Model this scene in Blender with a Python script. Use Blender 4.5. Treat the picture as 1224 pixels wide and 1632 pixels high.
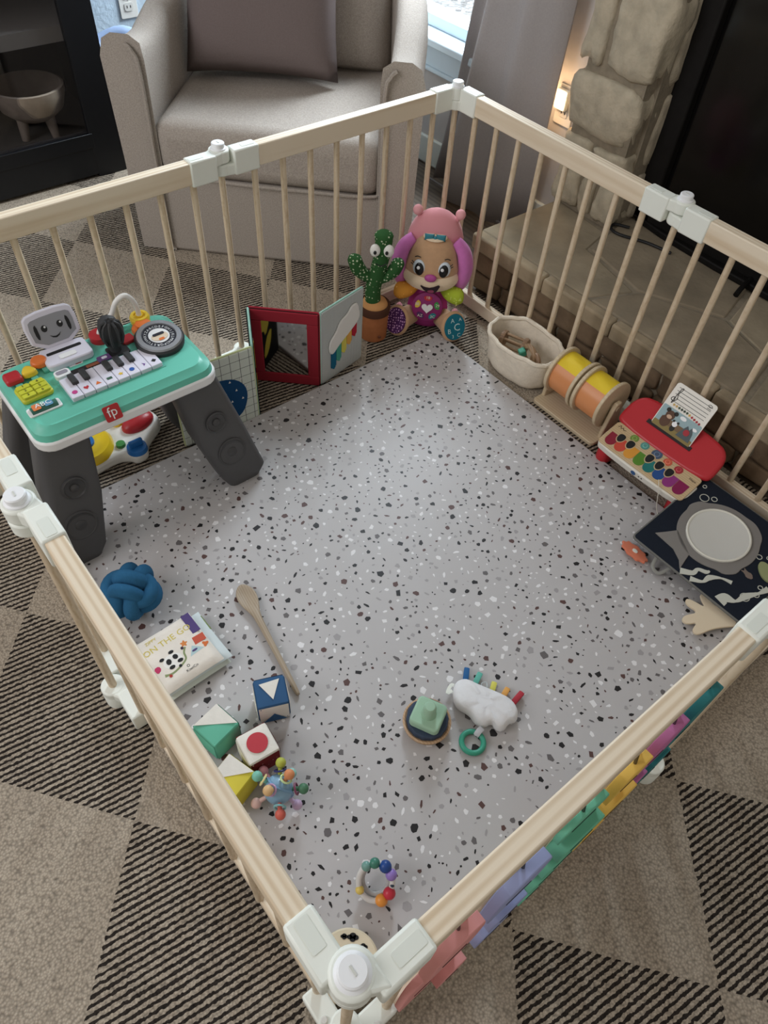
import bpy, bmesh, math, random
from mathutils import Matrix, Vector, Euler
PI = math.pi
for o in list(bpy.data.objects): bpy.data.objects.remove(o, do_unlink=True)
SC = bpy.context.scene
COL = SC.collection

# ---------------------------------------------------------------- camera, world, lights, exposure
# X runs along the fireplace side of the playpen, Y towards the fireplace, rear corner of the pen at the origin
FPX = 1169.24
CP = Vector((1.4966, -1.5186, 1.38909))
_p, _y, _r = 0.885586, -0.0439804 - PI/4, 0.0848644
_d = Vector((math.cos(_p)*math.sin(_y), math.cos(_p)*math.cos(_y), -math.sin(_p)))
_rt = Vector((math.cos(_y), -math.sin(_y), 0)); _up = _rt.cross(_d)
_r2 = _rt*math.cos(_r) + _up*math.sin(_r); _u2 = -_rt*math.sin(_r) + _up*math.cos(_r)
cam = bpy.data.cameras.new('camera'); camo = bpy.data.objects.new('camera', cam); COL.objects.link(camo)
cam.sensor_width = 36; cam.sensor_fit = 'AUTO'; cam.lens = FPX*36/1632; cam.clip_start = .02
camo.matrix_world = Matrix(((_r2.x, _u2.x, -_d.x, CP.x), (_r2.y, _u2.y, -_d.y, CP.y), (_r2.z, _u2.z, -_d.z, CP.z), (0, 0, 0, 1)))
SC.camera = camo
def g(px, py, z=0.0):
    """photo pixel -> point on the horizontal plane z"""
    d = _r2*((px-612)/FPX) - _u2*((py-816)/FPX) + _d
    t = (z-CP.z)/d.z
    return CP + d*t

W = bpy.data.worlds.new('world'); SC.world = W; W.use_nodes = True
bg = W.node_tree.nodes['Background']; bg.inputs[0].default_value = (1.0, .95, .88, 1); bg.inputs[1].default_value = .36
def area(name, loc, target, sx, sy, power, col):
    l = bpy.data.lights.new(name, 'AREA'); l.shape = 'RECTANGLE'; l.size = sx; l.size_y = sy; l.energy = power; l.color = col
    o = bpy.data.objects.new(name, l); COL.objects.link(o); o.location = loc
    o.rotation_euler = (Vector(target)-Vector(loc)).to_track_quat('-Z', 'Y').to_euler(); return o
area('window_daylight', (-1.0, 1.02, 1.78), (.1, -.6, .1), 1.0, 1.0, 125, (.80, .91, 1.0))
area('room_fill_light', (-.2, -3.6, 2.2), (.7, -.9, 0), 1.6, 1.6, 40, (.98, .97, 1.0))  # added fill from behind the camera, no visible source there
VS = SC.view_settings
VS.view_transform = 'Standard'; VS.look = 'None'; VS.gamma = 1; VS.use_curve_mapping = False; VS.exposure = 0.25

# ---------------------------------------------------------------- materials
def lin(c):
    r = []; y_ = .3*c[0]+.59*c[1]+.11*c[2]
    for x in [y_+(q-y_)*.87 for q in c[:3]]:
        x /= 255.0
        r.append(x/12.92 if x <= .04045 else ((x+.055)/1.055)**2.4)
    return (*r, 1)
MC = {}
def mat(c, rough=.6, name=None, spec=.4, noise=0, nscale=30, bump=0, bscale=200, metal=0, trans=0, sheen=0, stretch=None, emit=None, coat=0):
    key = (tuple(c), rough, name, spec, noise, nscale, bump, bscale, metal, trans, sheen, stretch, emit, coat)
    if key in MC: return MC[key]
    m = bpy.data.materials.new(name or 'paint_%d' % len(MC)); m.use_nodes = True
    N = m.node_tree.nodes; L = m.node_tree.links; b = N['Principled BSDF']
    b.inputs['Base Color'].default_value = lin(c); b.inputs['Roughness'].default_value = rough
    b.inputs['Specular IOR Level'].default_value = spec; b.inputs['Metallic'].default_value = metal
    b.inputs['Transmission Weight'].default_value = trans; b.inputs['Sheen Weight'].default_value = sheen
    b.inputs['Coat Weight'].default_value = coat
    if emit:
        b.inputs['Emission Color'].default_value = lin(emit[0]); b.inputs['Emission Strength'].default_value = emit[1]
    tc = N.new('ShaderNodeTexCoord'); mp = N.new('ShaderNodeMapping'); L.new(tc.outputs['Object'], mp.inputs[0])
    if stretch: mp.inputs['Scale'].default_value = stretch
    if noise:
        t = N.new('ShaderNodeTexNoise'); t.inputs['Scale'].default_value = nscale; t.inputs['Detail'].default_value = 4
        L.new(mp.outputs[0], t.inputs['Vector'])
        r = N.new('ShaderNodeValToRGB'); lc = lin(c)
        r.color_ramp.elements[0].position = .3; r.color_ramp.elements[1].position = .7
        r.color_ramp.elements[0].color = (*[x*(1-noise) for x in lc[:3]], 1); r.color_ramp.elements[1].color = (*[min(1, x*(1+noise)) for x in lc[:3]], 1)
        L.new(t.outputs[0], r.inputs[0]); L.new(r.outputs[0], b.inputs['Base Color'])
    if bump:
        t = N.new('ShaderNodeTexNoise'); t.inputs['Scale'].default_value = bscale; t.inputs['Detail'].default_value = 3
        L.new(mp.outputs[0], t.inputs['Vector'])
        bm_ = N.new('ShaderNodeBump'); bm_.inputs['Strength'].default_value = bump; bm_.inputs['Distance'].default_value = .003
        L.new(t.outputs[0], bm_.inputs['Height']); L.new(bm_.outputs[0], b.inputs['Normal'])
    MC[key] = m; return m
def nodes(m): return m.node_tree.nodes, m.node_tree.links, m.node_tree.nodes['Principled BSDF']
def MN(N, L, op, a, b=None, c=None):
    n = N.new('ShaderNodeMath'); n.operation = op
    for i, x in enumerate((a, b, c)):
        if x is None: continue
        if isinstance(x, (int, float)): n.inputs[i].default_value = x
        else: L.new(x, n.inputs[i])
    return n.outputs[0]
def MIX(N, L, f, a, b):
    n = N.new('ShaderNodeMix'); n.data_type = 'RGBA'
    if isinstance(f, (int, float)): n.inputs[0].default_value = f
    else: L.new(f, n.inputs[0])
    for i, x in ((6, a), (7, b)):
        if isinstance(x, tuple): n.inputs[i].default_value = x
        else: L.new(x, n.inputs[i])
    return n.outputs[2]
def wood(c1, c2, name, scale=1.0, rough=.5):
    m = bpy.data.materials.new(name); m.use_nodes = True; N, L, b = nodes(m)
    tc = N.new('ShaderNodeTexCoord'); mp = N.new('ShaderNodeMapping'); mp.inputs['Scale'].default_value = (1.1*scale, 26*scale, 26*scale)
    oi = N.new('ShaderNodeObjectInfo'); ad = N.new('ShaderNodeVectorMath'); ad.operation = 'ADD'
    L.new(tc.outputs['Object'], ad.inputs[0]); L.new(oi.outputs['Random'], ad.inputs[1]); L.new(ad.outputs[0], mp.inputs[0])
    w = N.new('ShaderNodeTexWave'); w.inputs['Scale'].default_value = 1.1; w.inputs['Distortion'].default_value = 5; w.inputs['Detail'].default_value = 3; w.inputs['Detail Scale'].default_value = .6
    w.bands_direction = 'Y'; L.new(mp.outputs[0], w.inputs[0])
    n = N.new('ShaderNodeTexNoise'); n.inputs['Scale'].default_value = 3; n.inputs['Detail'].default_value = 6; L.new(mp.outputs[0], n.inputs['Vector'])
    f = MN(N, L, 'MULTIPLY', w.outputs['Fac'], n.outputs[0])
    r = N.new('ShaderNodeValToRGB'); r.color_ramp.elements[0].color = lin(c1); r.color_ramp.elements[1].color = lin(c2)
    r.color_ramp.elements[0].position = .1; r.color_ramp.elements[1].position = .55
    L.new(f, r.inputs[0]); L.new(r.outputs[0], b.inputs['Base Color']); b.inputs['Roughness'].default_value = rough
    return m
WOOD = wood((232, 216, 190), (212, 188, 154), 'pale_pine')
BEECH = wood((216, 196, 166), (200, 176, 142), 'beech', 1.5)
PLY = wood((208, 188, 154), (198, 176, 140), 'plywood', 1.2)
DKWOOD = wood((150, 122, 92), (118, 92, 66), 'weathered_wood', 1.2, .7)
SPOON = wood((172, 154, 130), (156, 136, 110), 'spoon_wood', 2.2, .6)
WHITE = mat((232, 236, 226), .42, 'white_plastic'); WHITE2 = mat((236, 238, 240), .38, 'bright_plastic')
BLACK = mat((26, 26, 28), .5, 'black_print'); FAB = dict(rough=.95, spec=.15)

# ---------------------------------------------------------------- mesh builder
def rrect(w, h, r, n=5):
    P = []
    for cx, cy, a in ((w/2-r, h/2-r, 0), (-w/2+r, h/2-r, PI/2), (-w/2+r, -h/2+r, PI), (w/2-r, -h/2+r, 1.5*PI)):
        for i in range(n+1): P.append((cx+r*math.cos(a+i*PI/2/n), cy+r*math.sin(a+i*PI/2/n)))
    return P
def circ(r, n=24, ry=None, cx=0, cy=0): return [(cx+r*math.cos(2*PI*i/n), cy+(ry or r)*math.sin(2*PI*i/n)) for i in range(n)]
def lobed(r, k, amp, n=72, ry=1.0, ph=0): return [((r*(1+amp*math.cos(k*2*PI*i/n+ph)))*math.cos(2*PI*i/n), ry*(r*(1+amp*math.cos(k*2*PI*i/n+ph)))*math.sin(2*PI*i/n)) for i in range(n)]
def smoothpoly(P, it=2):
    for _ in range(it):
        Q = []
        for i in range(len(P)):
            a, b = P[i], P[(i+1) % len(P)]
            Q += [(a[0]*.75+b[0]*.25, a[1]*.75+b[1]*.25), (a[0]*.25+b[0]*.75, a[1]*.25+b[1]*.75)]
        P = Q
    return P
def spline(P, n=6, closed=False):
    P = [Vector(p) for p in P]; R = []; m = len(P)
    for i in range(m if closed else m-1):
        p0 = P[(i-1) % m] if closed or i > 0 else P[0]; p1 = P[i]; p2 = P[(i+1) % m]; p3 = P[(i+2) % m] if closed or i+2 < m else P[-1]
        for k in range(n):
            t = k/n; R.append(.5*((2*p1)+(p2-p0)*t+(2*p0-5*p1+4*p2-p3)*t*t+(3*p1-p0-3*p2+p3)*t**3))
    if not closed: R.append(P[-1])
    return R
def frame(z, x=None):
    z = Vector(z).normalized(); x = Vector(x) if x else (Vector((1, 0, 0)) if abs(z.x) < .9 else Vector((0, 1, 0)))
    x = (x - z*x.dot(z)).normalized(); y = z.cross(x)
    return Matrix((( x.x, y.x, z.x), (x.y, y.y, z.y), (x.z, y.z, z.z))).to_4x4()
def T(x=0, y=0, z=0): return Matrix.Translation((x, y, z))
def RX(a): return Matrix.Rotation(a, 4, 'X')
def RY(a): return Matrix.Rotation(a, 4, 'Y')
def RZ(a): return Matrix.Rotation(a, 4, 'Z')
class MB:
    def __init__(s): s.v = []; s.f = []; s.m = []
    def add(s, vs, fs, mi=0, M=None):
        b = len(s.v)
        s.v += [tuple(M @ Vector(v)) for v in vs] if M else [tuple(v) for v in vs]
        s.f += [tuple(b+i for i in f) for f in fs]; s.m += [mi]*len(fs); return s
    def box(s, c, d, mi=0, M=None):
        x, y, z = [q/2 for q in d]; V = [(c[0]+a*x, c[1]+b*y, c[2]+e*z) for e in (-1, 1) for a, b in ((-1, -1), (1, -1), (1, 1), (-1, 1))]
        return s.add(V, [(3, 2, 1, 0), (4, 5, 6, 7), (0, 1, 5, 4), (1, 2, 6, 5), (2, 3, 7, 6), (3, 0, 4, 7)], mi, M)
    def lathe(s, prof, n=24, mi=0, M=None, sx=1, sy=1):
        V = []; F = []; k = len(prof)
        for r, z in prof: V += [(sx*max(r, 1e-5)*math.cos(2*PI*i/n), sy*max(r, 1e-5)*math.sin(2*PI*i/n), z) for i in range(n)]
        for a in range(k-1):
            for i in range(n): j = (i+1) % n; F.append((a*n+i, a*n+j, (a+1)*n+j, (a+1)*n+i))
        F.append(tuple(range(n-1, -1, -1))); F.append(tuple((k-1)*n+i for i in range(n)))
        return s.add(V, F, mi, M)
    def cyl(s, a, b, r0, r1=None, n=16, mi=0):
        a = Vector(a); b = Vector(b); d = b-a
        return s.lathe([(r0, 0), (r0 if r1 is None else r1, d.length)], n, mi, T(*a) @ frame(d))
    def ell(s, c, r, n=20, mi=0, M=None):
        if isinstance(r, (int, float)): r = (r, r, r)
        k = max(6, n//2); prof = [(math.sin(PI*i/k), -math.cos(PI*i/k)) for i in range(k+1)]
        S = T(*c) @ (M or Matrix()) @ Matrix.Diagonal((*r, 1)); return s.lathe(prof, n, mi, S)
    def tube(s, pts, r, n=8, closed=False, mi=0, flat=1.0, up=None):
        pts = [Vector(p) for p in pts]; k = len(pts); V = []; F = []; pu = Vector(up) if up else None
        for i, p in enumerate(pts):
            t = (pts[(i+1) % k]-pts[i-1]) if closed else (pts[min(i+1, k-1)]-pts[max(i-1, 0)])
            t.normalize()
            if pu is None: pu = Vector((0, 0, 1)) if abs(t.z) < .9 else Vector((1, 0, 0))
            if up: pu = Vector(up)
            u = (pu-t*pu.dot(t)).normalized(); w = t.cross(u)
            if not up: pu = u
            rr = r[i] if isinstance(r, (list, tuple)) else r
            V += [p+u*(rr*flat*math.cos(2*PI*j/n))+w*(rr*math.sin(2*PI*j/n)) for j in range(n)]
        for i in range(k if closed else k-1):
            for j in range(n): a, b = i*n, ((i+1) % k)*n; F.append((a+j, a+(j+1) % n, b+(j+1) % n, b+j))
        if not closed: F.append(tuple(range(n-1, -1, -1))); F.append(tuple((k-1)*n+j for j in range(n)))
        return s.add(V, F, mi)
    def prism(s, poly, z0, z1, mi=0, M=None, top=1.0):
        if sum(poly[i][0]*poly[(i+1) % len(poly)][1]-poly[(i+1) % len(poly)][0]*poly[i][1] for i in range(len(poly))) < 0: poly = poly[::-1]
        n = len(poly); V = [(x, y, z0) for x, y in poly]+[(x*top, y*top, z1) for x, y in poly]
        F = [tuple(range(n-1, -1, -1)), tuple(range(n, 2*n))]+[(i, (i+1) % n, n+(i+1) % n, n+i) for i in range(n)]
        return s.add(V, F, mi, M)
    def plate(s, poly, z, mi=0, M=None, t=.0006): return s.prism(poly, z-.0002, z+t, mi, M)
    def pillow(s, w, h, t, mi=0, M=None, n=14, e=2.2, pinch=.06):
        V = []; F = []
        for sd in (1, -1):
            for i in range(n+1):
                for j in range(n+1):
                    u = 2*i/n-1; v = 2*j/n-1
                    x = u*(1-pinch*(1-abs(v)**2)*abs(u)**2); y = v*(1-pinch*(1-abs(u)**2)*abs(v)**2)
                    th = max(0, (1-abs(u)**e)*(1-abs(v)**e))**.45
                    V.append((x*w/2, y*h/2, sd*(th*t/2)))
        N_ = (n+1)**2
        for sd in (0, 1):
            for i in range(n):
                for j in range(n):
                    q = [sd*N_+i*(n+1)+j, sd*N_+(i+1)*(n+1)+j, sd*N_+(i+1)*(n+1)+j+1, sd*N_+i*(n+1)+j+1]
                    F.append(tuple(q if sd == 0 else q[::-1]))
        return s.add(V, F, mi, M)
    def text(s, body, size, mi=0, M=None, t=.0005, align='CENTER'):
        c = bpy.data.curves.new('t', 'FONT'); c.body = body; c.size = size; c.align_x = align; c.align_y = 'CENTER'; c.resolution_u = 2
        o = bpy.data.objects.new('t', c); COL.objects.link(o)
        me = bpy.data.meshes.new_from_object(o.evaluated_get(bpy.context.evaluated_depsgraph_get()))
        s.add([(v.co.x, v.co.y, v.co.z+t) for v in me.vertices], [tuple(p.vertices) for p in me.polygons], mi, M)
        bpy.data.objects.remove(o); bpy.data.curves.remove(c); bpy.data.meshes.remove(me); return s
    def mesh(s, name, mats, smooth=40):
        me = bpy.data.meshes.new(name); me.from_pydata(s.v, [], s.f)
        for m in (mats if isinstance(mats, (list, tuple)) else [mats]): me.materials.append(m)
        for p, i in zip(me.polygons, s.m): p.material_index = i
        bm = bmesh.new(); bm.from_mesh(me); bmesh.ops.remove_doubles(bm, verts=bm.verts, dist=1e-6)
        bm.to_mesh(me); bm.free()
        if smooth:
            for p in me.polygons: p.use_smooth = True
            if smooth < 180: me.set_sharp_from_angle(angle=math.radians(smooth))
        me.update(); return me
    def build(s, name, mats, parent=None, bevel=0, seg=2, smooth=40, sub=0, M=None, label=None):
        o = bpy.data.objects.new(name, s.mesh(name, mats, smooth)); COL.objects.link(o)
        if parent: o.parent = parent
        if M is not None: o.matrix_local = M
        if bevel:
            b = o.modifiers.new('bevel', 'BEVEL'); b.width = bevel; b.segments = seg; b.limit_method = 'ANGLE'; b.angle_limit = math.radians(38)
        if sub:
            q = o.modifiers.new('sub', 'SUBSURF'); q.levels = sub; q.render_levels = sub
        if label: o['label'] = label
        return o
def tag(o, label, cat, group=None):
    o['label'] = label; o['category'] = cat
    if group: o['group'] = group
    return o
def thing(name, label, cat, loc=(0, 0, 0), rz=0, group=None, M=None):
    o = bpy.data.objects.new(name, None); COL.objects.link(o); o.empty_display_size = .02
    o.matrix_world = M if M is not None else T(*loc) @ RZ(rz)
    return tag(o, label, cat, group)
def struct(o): o['kind'] = 'structure'; return o
R_ = random.Random(7)

# ---------------------------------------------------------------- the room
SX, SY = .2722, .2072   # rug lattice vectors
def rug_material():
    m = bpy.data.materials.new('woven_rug'); m.use_nodes = True; N, L, b = nodes(m)
    tc = N.new('ShaderNodeTexCoord'); sp = N.new('ShaderNodeSeparateXYZ'); L.new(tc.outputs['Object'], sp.inputs[0])
    wob = N.new('ShaderNodeTexNoise'); wob.inputs['Scale'].default_value = 120; L.new(tc.outputs['Object'], wob.inputs['Vector'])
    ax, ay, bx, by = .2722, .2072, -.2546, .2234; det = ax*by-ay*bx
    wn = MN(N, L, 'MULTIPLY', MN(N, L, 'SUBTRACT', wob.outputs[0], .5), .007)
    x = MN(N, L, 'ADD', MN(N, L, 'SUBTRACT', sp.outputs[0], .9503), wn); y = MN(N, L, 'ADD', MN(N, L, 'SUBTRACT', sp.outputs[1], -1.5585), wn)
    i = MN(N, L, 'ADD', MN(N, L, 'MULTIPLY', x, by/det), MN(N, L, 'MULTIPLY', y, -bx/det))
    j = MN(N, L, 'ADD', MN(N, L, 'MULTIPLY', x, -ay/det), MN(N, L, 'MULTIPLY', y, ax/det))
    par = MN(N, L, 'MODULO', MN(N, L, 'ADD', MN(N, L, 'ADD', MN(N, L, 'FLOOR', i), MN(N, L, 'FLOOR', j)), 200), 2)
    sel = MN(N, L, 'GREATER_THAN', par, .5)
    a = math.radians(82+90); wob2 = N.new('ShaderNodeTexNoise'); wob2.inputs['Scale'].default_value = 90; wob2.inputs['Detail'].default_value = 3; L.new(tc.outputs['Object'], wob2.inputs['Vector'])
    sc = MN(N, L, 'ADD', MN(N, L, 'MULTIPLY', x, math.cos(a)), MN(N, L, 'MULTIPLY', y, math.sin(a)))
    sc = MN(N, L, 'ADD', sc, MN(N, L, 'MULTIPLY', MN(N, L, 'SUBTRACT', wob2.outputs[0], .5), .0045))
    fr = MN(N, L, 'FRACT', MN(N, L, 'ADD', MN(N, L, 'DIVIDE', sc, .0113), 1000))
    dark = MN(N, L, 'LESS_THAN', fr, .46)
    mask = MN(N, L, 'MULTIPLY', dark, sel)
    n1 = N.new('ShaderNodeTexNoise'); n1.inputs['Scale'].default_value = 7; n1.inputs['Detail'].default_value = 6; L.new(tc.outputs['Object'], n1.inputs['Vector'])
    mp = N.new('ShaderNodeMapping'); mp.inputs['Rotation'].default_value = (0, 0, math.radians(-82)); mp.inputs['Scale'].default_value = (45, 240, 100); L.new(tc.outputs['Object'], mp.inputs[0])
    n2 = N.new('ShaderNodeTexNoise'); n2.inputs['Scale'].default_value = 1; n2.inputs['Detail'].default_value = 3; L.new(mp.outputs[0], n2.inputs['Vector'])
    vo = N.new('ShaderNodeTexVoronoi'); vo.inputs['Scale'].default_value = 230; L.new(tc.outputs['Object'], vo.inputs['Vector'])
    f = MN(N, L, 'ADD', MN(N, L, 'MULTIPLY', n1.outputs[0], .55), MN(N, L, 'MULTIPLY', n2.outputs[0], .45))
    tan = MIX(N, L, f, lin((148, 134, 117)), lin((194, 180, 160)))
    dk = MIX(N, L, f, lin((38, 33, 30)), lin((64, 57, 52)))
    pile = MN(N, L, 'MULTIPLY_ADD', vo.outputs['Distance'], -.75, 1.22)
    mu = N.new('ShaderNodeVectorMath'); mu.operation = 'SCALE'; L.new(MIX(N, L, mask, tan, dk), mu.inputs[0]); L.new(pile, mu.inputs['Scale'])
    L.new(mu.outputs[0], b.inputs['Base Color']); b.inputs['Roughness'].default_value = 1; b.inputs['Specular IOR Level'].default_value = .05
    h = MN(N, L, 'ADD', MN(N, L, 'MULTIPLY', vo.outputs['Distance'], -.5), MN(N, L, 'MULTIPLY', mask, -.9))
    bp = N.new('ShaderNodeBump'); bp.inputs['Strength'].default_value = .75; bp.inputs['Distance'].default_value = .004; L.new(h, bp.inputs['Height']); L.new(bp.outputs[0], b.inputs['Normal'])
    return m
struct(MB().box((.3, -.9, -.037), (5.2, 4.4, .05)).build('floor', wood((120, 104, 88), (96, 82, 68), 'oak_floor', .5)))
rug = MB().box((.45, -1.2, -.006), (3.5, 2.56, .012)).build('rug', rug_material(), bevel=.004)
tag(rug, 'tan area rug with a checkerboard of dark striped squares under everything', 'rug')

WALLM = mat((196, 190, 186), .9, 'plaster_wall', noise=.05, nscale=8, bump=.5, bscale=60)
DAYLITWALL = mat((190, 208, 222), .9, 'daylight_tinted_wall', noise=.05, nscale=10, bump=.7, bscale=70)  # left wall: blue of the window daylight is painted into the colour
wY = .53
WX0, WX1, WZ0, WZ1 = -1.55, -.46, .455, 2.15     # window opening
mb = MB()
for x0, x1, z0, z1 in ((-2.2, WX0, 0, 2.6), (WX1, .12, 0, 2.6), (WX0, WX1, 0, WZ0), (WX0, WX1, WZ1, 2.6)):
    mb.box(((x0+x1)/2, wY+.06, (z0+z1)/2-.01), (x1-x0, .12, z1-z0+.02))
mb.box((.95, wY+.32, 1.3), (2.0, .08, 2.6))
struct(mb.build('wall_back', WALLM))
struct(MB().box((-1.71, -1.2, 1.29), (.12, 3.58, 2.62)).build('wall_left', DAYLITWALL))
struct(MB().box((-.83, wY-.008, .05), (1.64, .016, .10)).build('baseboard_back', WHITE, bevel=.004))
struct(MB().box((-1.642, -1.2, .05), (.016, 3.4, .10)).build('baseboard_left', WHITE, bevel=.004))
# window: frame, sill, sash bars and panes
FR = mat((206, 224, 236), .5, 'window_paint')
win = struct(MB().box(((WX0+WX1)/2, wY+.06, WZ0+.02), (WX1-WX0, .09, .04)).box(((WX0+WX1)/2, wY+.06, WZ1-.02), (WX1-WX0, .09, .04))
             .box((WX0+.02, wY+.06, (WZ0+WZ1)/2), (.04, .09, WZ1-WZ0)).box((WX1-.02, wY+.06, (WZ0+WZ1)/2), (.04, .09, WZ1-WZ0))
             .box(((WX0+WX1)/2, wY+.06, (WZ0+WZ1)/2), (.04, .07, WZ1-WZ0)).build('window_1', FR, bevel=.004))
MB().box(((WX0+WX1)/2, wY-.025, WZ0-.012), (WX1-WX0+.10, .09, .028)).build('window_sill', FR, win, bevel=.006)
MB().box(((WX0+WX1)/2, wY-.006, WZ0-.07), (WX1-WX0+.06, .014, .085)).build('window_apron', FR, win, bevel=.004)
MB().box(((WX0+WX1)/2, wY-.012, WZ0-.118), (WX1-WX0+.06, .022, .014)).build('trim_strip', FR, win, bevel=.004)
gl = bpy.data.materials.new('window_glass'); gl.use_nodes = True
N, L = gl.node_tree.nodes, gl.node_tree.links; N.remove(N['Principled BSDF'])
tr = N.new('ShaderNodeBsdfTransparent'); gs = N.new('ShaderNodeBsdfGlossy'); gs.inputs['Roughness'].default_value = .02; mx = N.new('ShaderNodeMixShader'); mx.inputs[0].default_value = .06
L.new(tr.outputs[0], mx.inputs[1]); L.new(gs.outputs[0], mx.inputs[2]); L.new(mx.outputs[0], N['Material Output'].inputs[0])
for sx in (-1, 1):
    MB().box(((WX0+WX1)/2+sx*.2625, wY+.06, (WZ0+WZ1)/2), (.485, .006, WZ1-WZ0-.08)).build('pane', gl, win)
# gravel yard outside the window
def gravel():
    m = mat((200, 200, 200), 1, 'gravel'); N, L, b = nodes(m)
    tc = N.new('ShaderNodeTexCoord'); v = N.new('ShaderNodeTexVoronoi'); v.inputs['Scale'].default_value = 38; L.new(tc.outputs['Object'], v.inputs['Vector'])
    L.new(MIX(N, L, v.outputs['Color'], lin((150, 148, 146)), lin((236, 236, 236))), b.inputs['Base Color'])
    n = N.new('ShaderNodeBump'); n.inputs['Strength'].default_value = 1; n.inputs['Distance'].default_value = .02; L.new(v.outputs['Distance'], n.inputs['Height']); L.new(n.outputs[0], b.inputs['Normal'])
    return m
struct(MB().box((-1.6, 2.65, .10), (5, 4.0, .2)).build('ground', gravel()))
# outlets
def outlet(name, label, M, light=False):
    t = thing(name, label, 'outlet', M=M)   # local x right, y up, z out of wall
    MB().prism(rrect(.072, .118, .006), 0, .006).build('cover_plate', mat((226, 222, 214), .5), t, bevel=.0015)
    for s in (-1, 1):
        r = MB().prism(rrect(.034, .028, .008), .006, .0085, M=T(0, s*.02)).build('receptacle', mat((214, 210, 202), .5), t)
        MB().plate(rrect(.003, .009, .001), .0085, M=T(-.007, s*.02)).plate(rrect(.003, .009, .001), .0085, M=T(.007, s*.02)).build('slot', BLACK, r)
    MB().lathe([(.003, .006), (.003, .007)], 10).build('screw', mat((190, 188, 182), .4, metal=.5), t)
    return t
WALLFACE = lambda x, z: T(x, wY, z) @ RX(PI/2)
outlet('wall_outlet', 'white wall outlet beside the stone fireplace with a glowing night light', WALLFACE(-.045, .425))
nl = thing('night_light', 'small square plug-in night light glowing warm white beside the fireplace', 'night light', M=WALLFACE(-.052, .445) @ T(0, 0, .009))
MB().prism(rrect(.046, .06, .006), 0, .018).build('body', WHITE, nl, bevel=.003)
MB().prism(rrect(.036, .046, .004), .018, .022).build('light_panel', mat((255, 214, 160), .4, 'lit_panel', emit=((255, 205, 140), 14)), nl, bevel=.001, label='warm glowing light panel')
pl = bpy.data.lights.new('night_light_bulb', 'POINT'); pl.energy = .55; pl.color = (1, .66, .36); pl.shadow_soft_size = .02
po = bpy.data.objects.new('night_light_bulb', pl); COL.objects.link(po); po.location = (-.06, wY-.055, .45)
outlet('wall_outlet', 'white outlet plate on the daylight-tinted wall left of the armchair', T(-1.65, -.19, .40) @ RZ(PI/2) @ RX(PI/2))

# curtain
def curtain():
    t = thing('curtain', 'long grey curtain hanging between the window and the night light', 'curtain', (-.33, .42, 0))
    prof = [(-.21, .02), (-.185, .045), (-.16, .035), (-.125, .02), (-.095, -.045), (-.04, -.035), (.03, -.02), (.08, -.03), (.13, -.005), (.17, .02), (.20, .045)]
    S = spline([(x, y, 0) for x, y in prof], 6); V = []; F = []; nz = 14
    for k in range(nz+1):
        z = .012+2.2*k/nz; f = 1.06-.12*k/nz
        for i, p in enumerate(S): u = (p.x+.21)/.41; zz = min(z, .9); xl = -.20+.175*zz; xr = .265+.03*zz; V.append((xl+(xr-xl)*u+.004*math.sin(z*5+i*.2), p.y*(1.15-.3*k/nz)+.004*math.sin(z*7+i*.35), z))
    n = len(S)
    for k in range(nz):
        for i in range(n-1): F.append((k*n+i, k*n+i+1, (k+1)*n+i+1, (k+1)*n+i))
    o = MB().add(V, F).build('fabric', mat((168, 163, 163), name='curtain_cloth', noise=.04, nscale=200, bump=.15, bscale=600, **FAB), t, smooth=180)
    s = o.modifiers.new('s', 'SOLIDIFY'); s.thickness = .004
    MB().tube([(x, -.006, .022) for x in (-.20, -.1, 0, .1, .26)], .005, 6).build('hem', mat((132, 127, 128), **FAB), t)
curtain()

# ---------------------------------------------------------------- fireplace
STONE = mat((184, 172, 148), .95, 'limestone', noise=.18, nscale=22, bump=1, bscale=75)
STONE2 = mat((172, 160, 138), .95, 'limestone_dark', noise=.2, nscale=24, bump=1, bscale=80)
MORT = mat((142, 130, 110), 1, 'mortar', noise=.15, nscale=40, bump=.6, bscale=120)
fp = struct(MB().box((.165, wY-.042, .9), (.215, .084, 1.8)).box((.262, wY+.03, .9), (.05, .14, 1.8)).build('wall_fireplace', MORT))
def stone(parent, c, d, name='stone', m=None, rough=.12):
    bm = bmesh.new(); bmesh.ops.create_cube(bm, size=1)
    bmesh.ops.subdivide_edges(bm, edges=bm.edges[:], cuts=6, use_grid_fill=True)
    sd = R_.random()*100
    for v in bm.verts:
        p = v.co.copy(); q = Vector((abs(p.x)*2, abs(p.y)*2, abs(p.z)*2))
        k = (q.x**9+q.y**9+q.z**9)**(1/9); f = 1/max(k, 1) if k > 1e-6 else 1
        w = 1+rough*(math.sin(p.x*7+sd)*math.cos(p.z*6+sd*1.7)*.6+math.sin(p.y*9+sd*.6+p.z*5)*.4+.2*math.sin(p.x*23+sd*3)*math.sin(p.z*19+sd*2+p.y*11))
        v.co = Vector((p.x*d[0], p.y*d[1], p.z*d[2]))*f*w
    me = bpy.data.meshes.new(name); bm.to_mesh(me); bm.free(); me.materials.append(m or R_.choice((STONE, STONE2)))
    for p in me.polygons: p.use_smooth = True
    o = bpy.data.objects.new(name, me); COL.objects.link(o); o.parent = parent; o.location = c; o.rotation_euler = (R_.uniform(-.04, .04), R_.uniform(-.05, .05), R_.uniform(-.04, .04))
    return o
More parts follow.
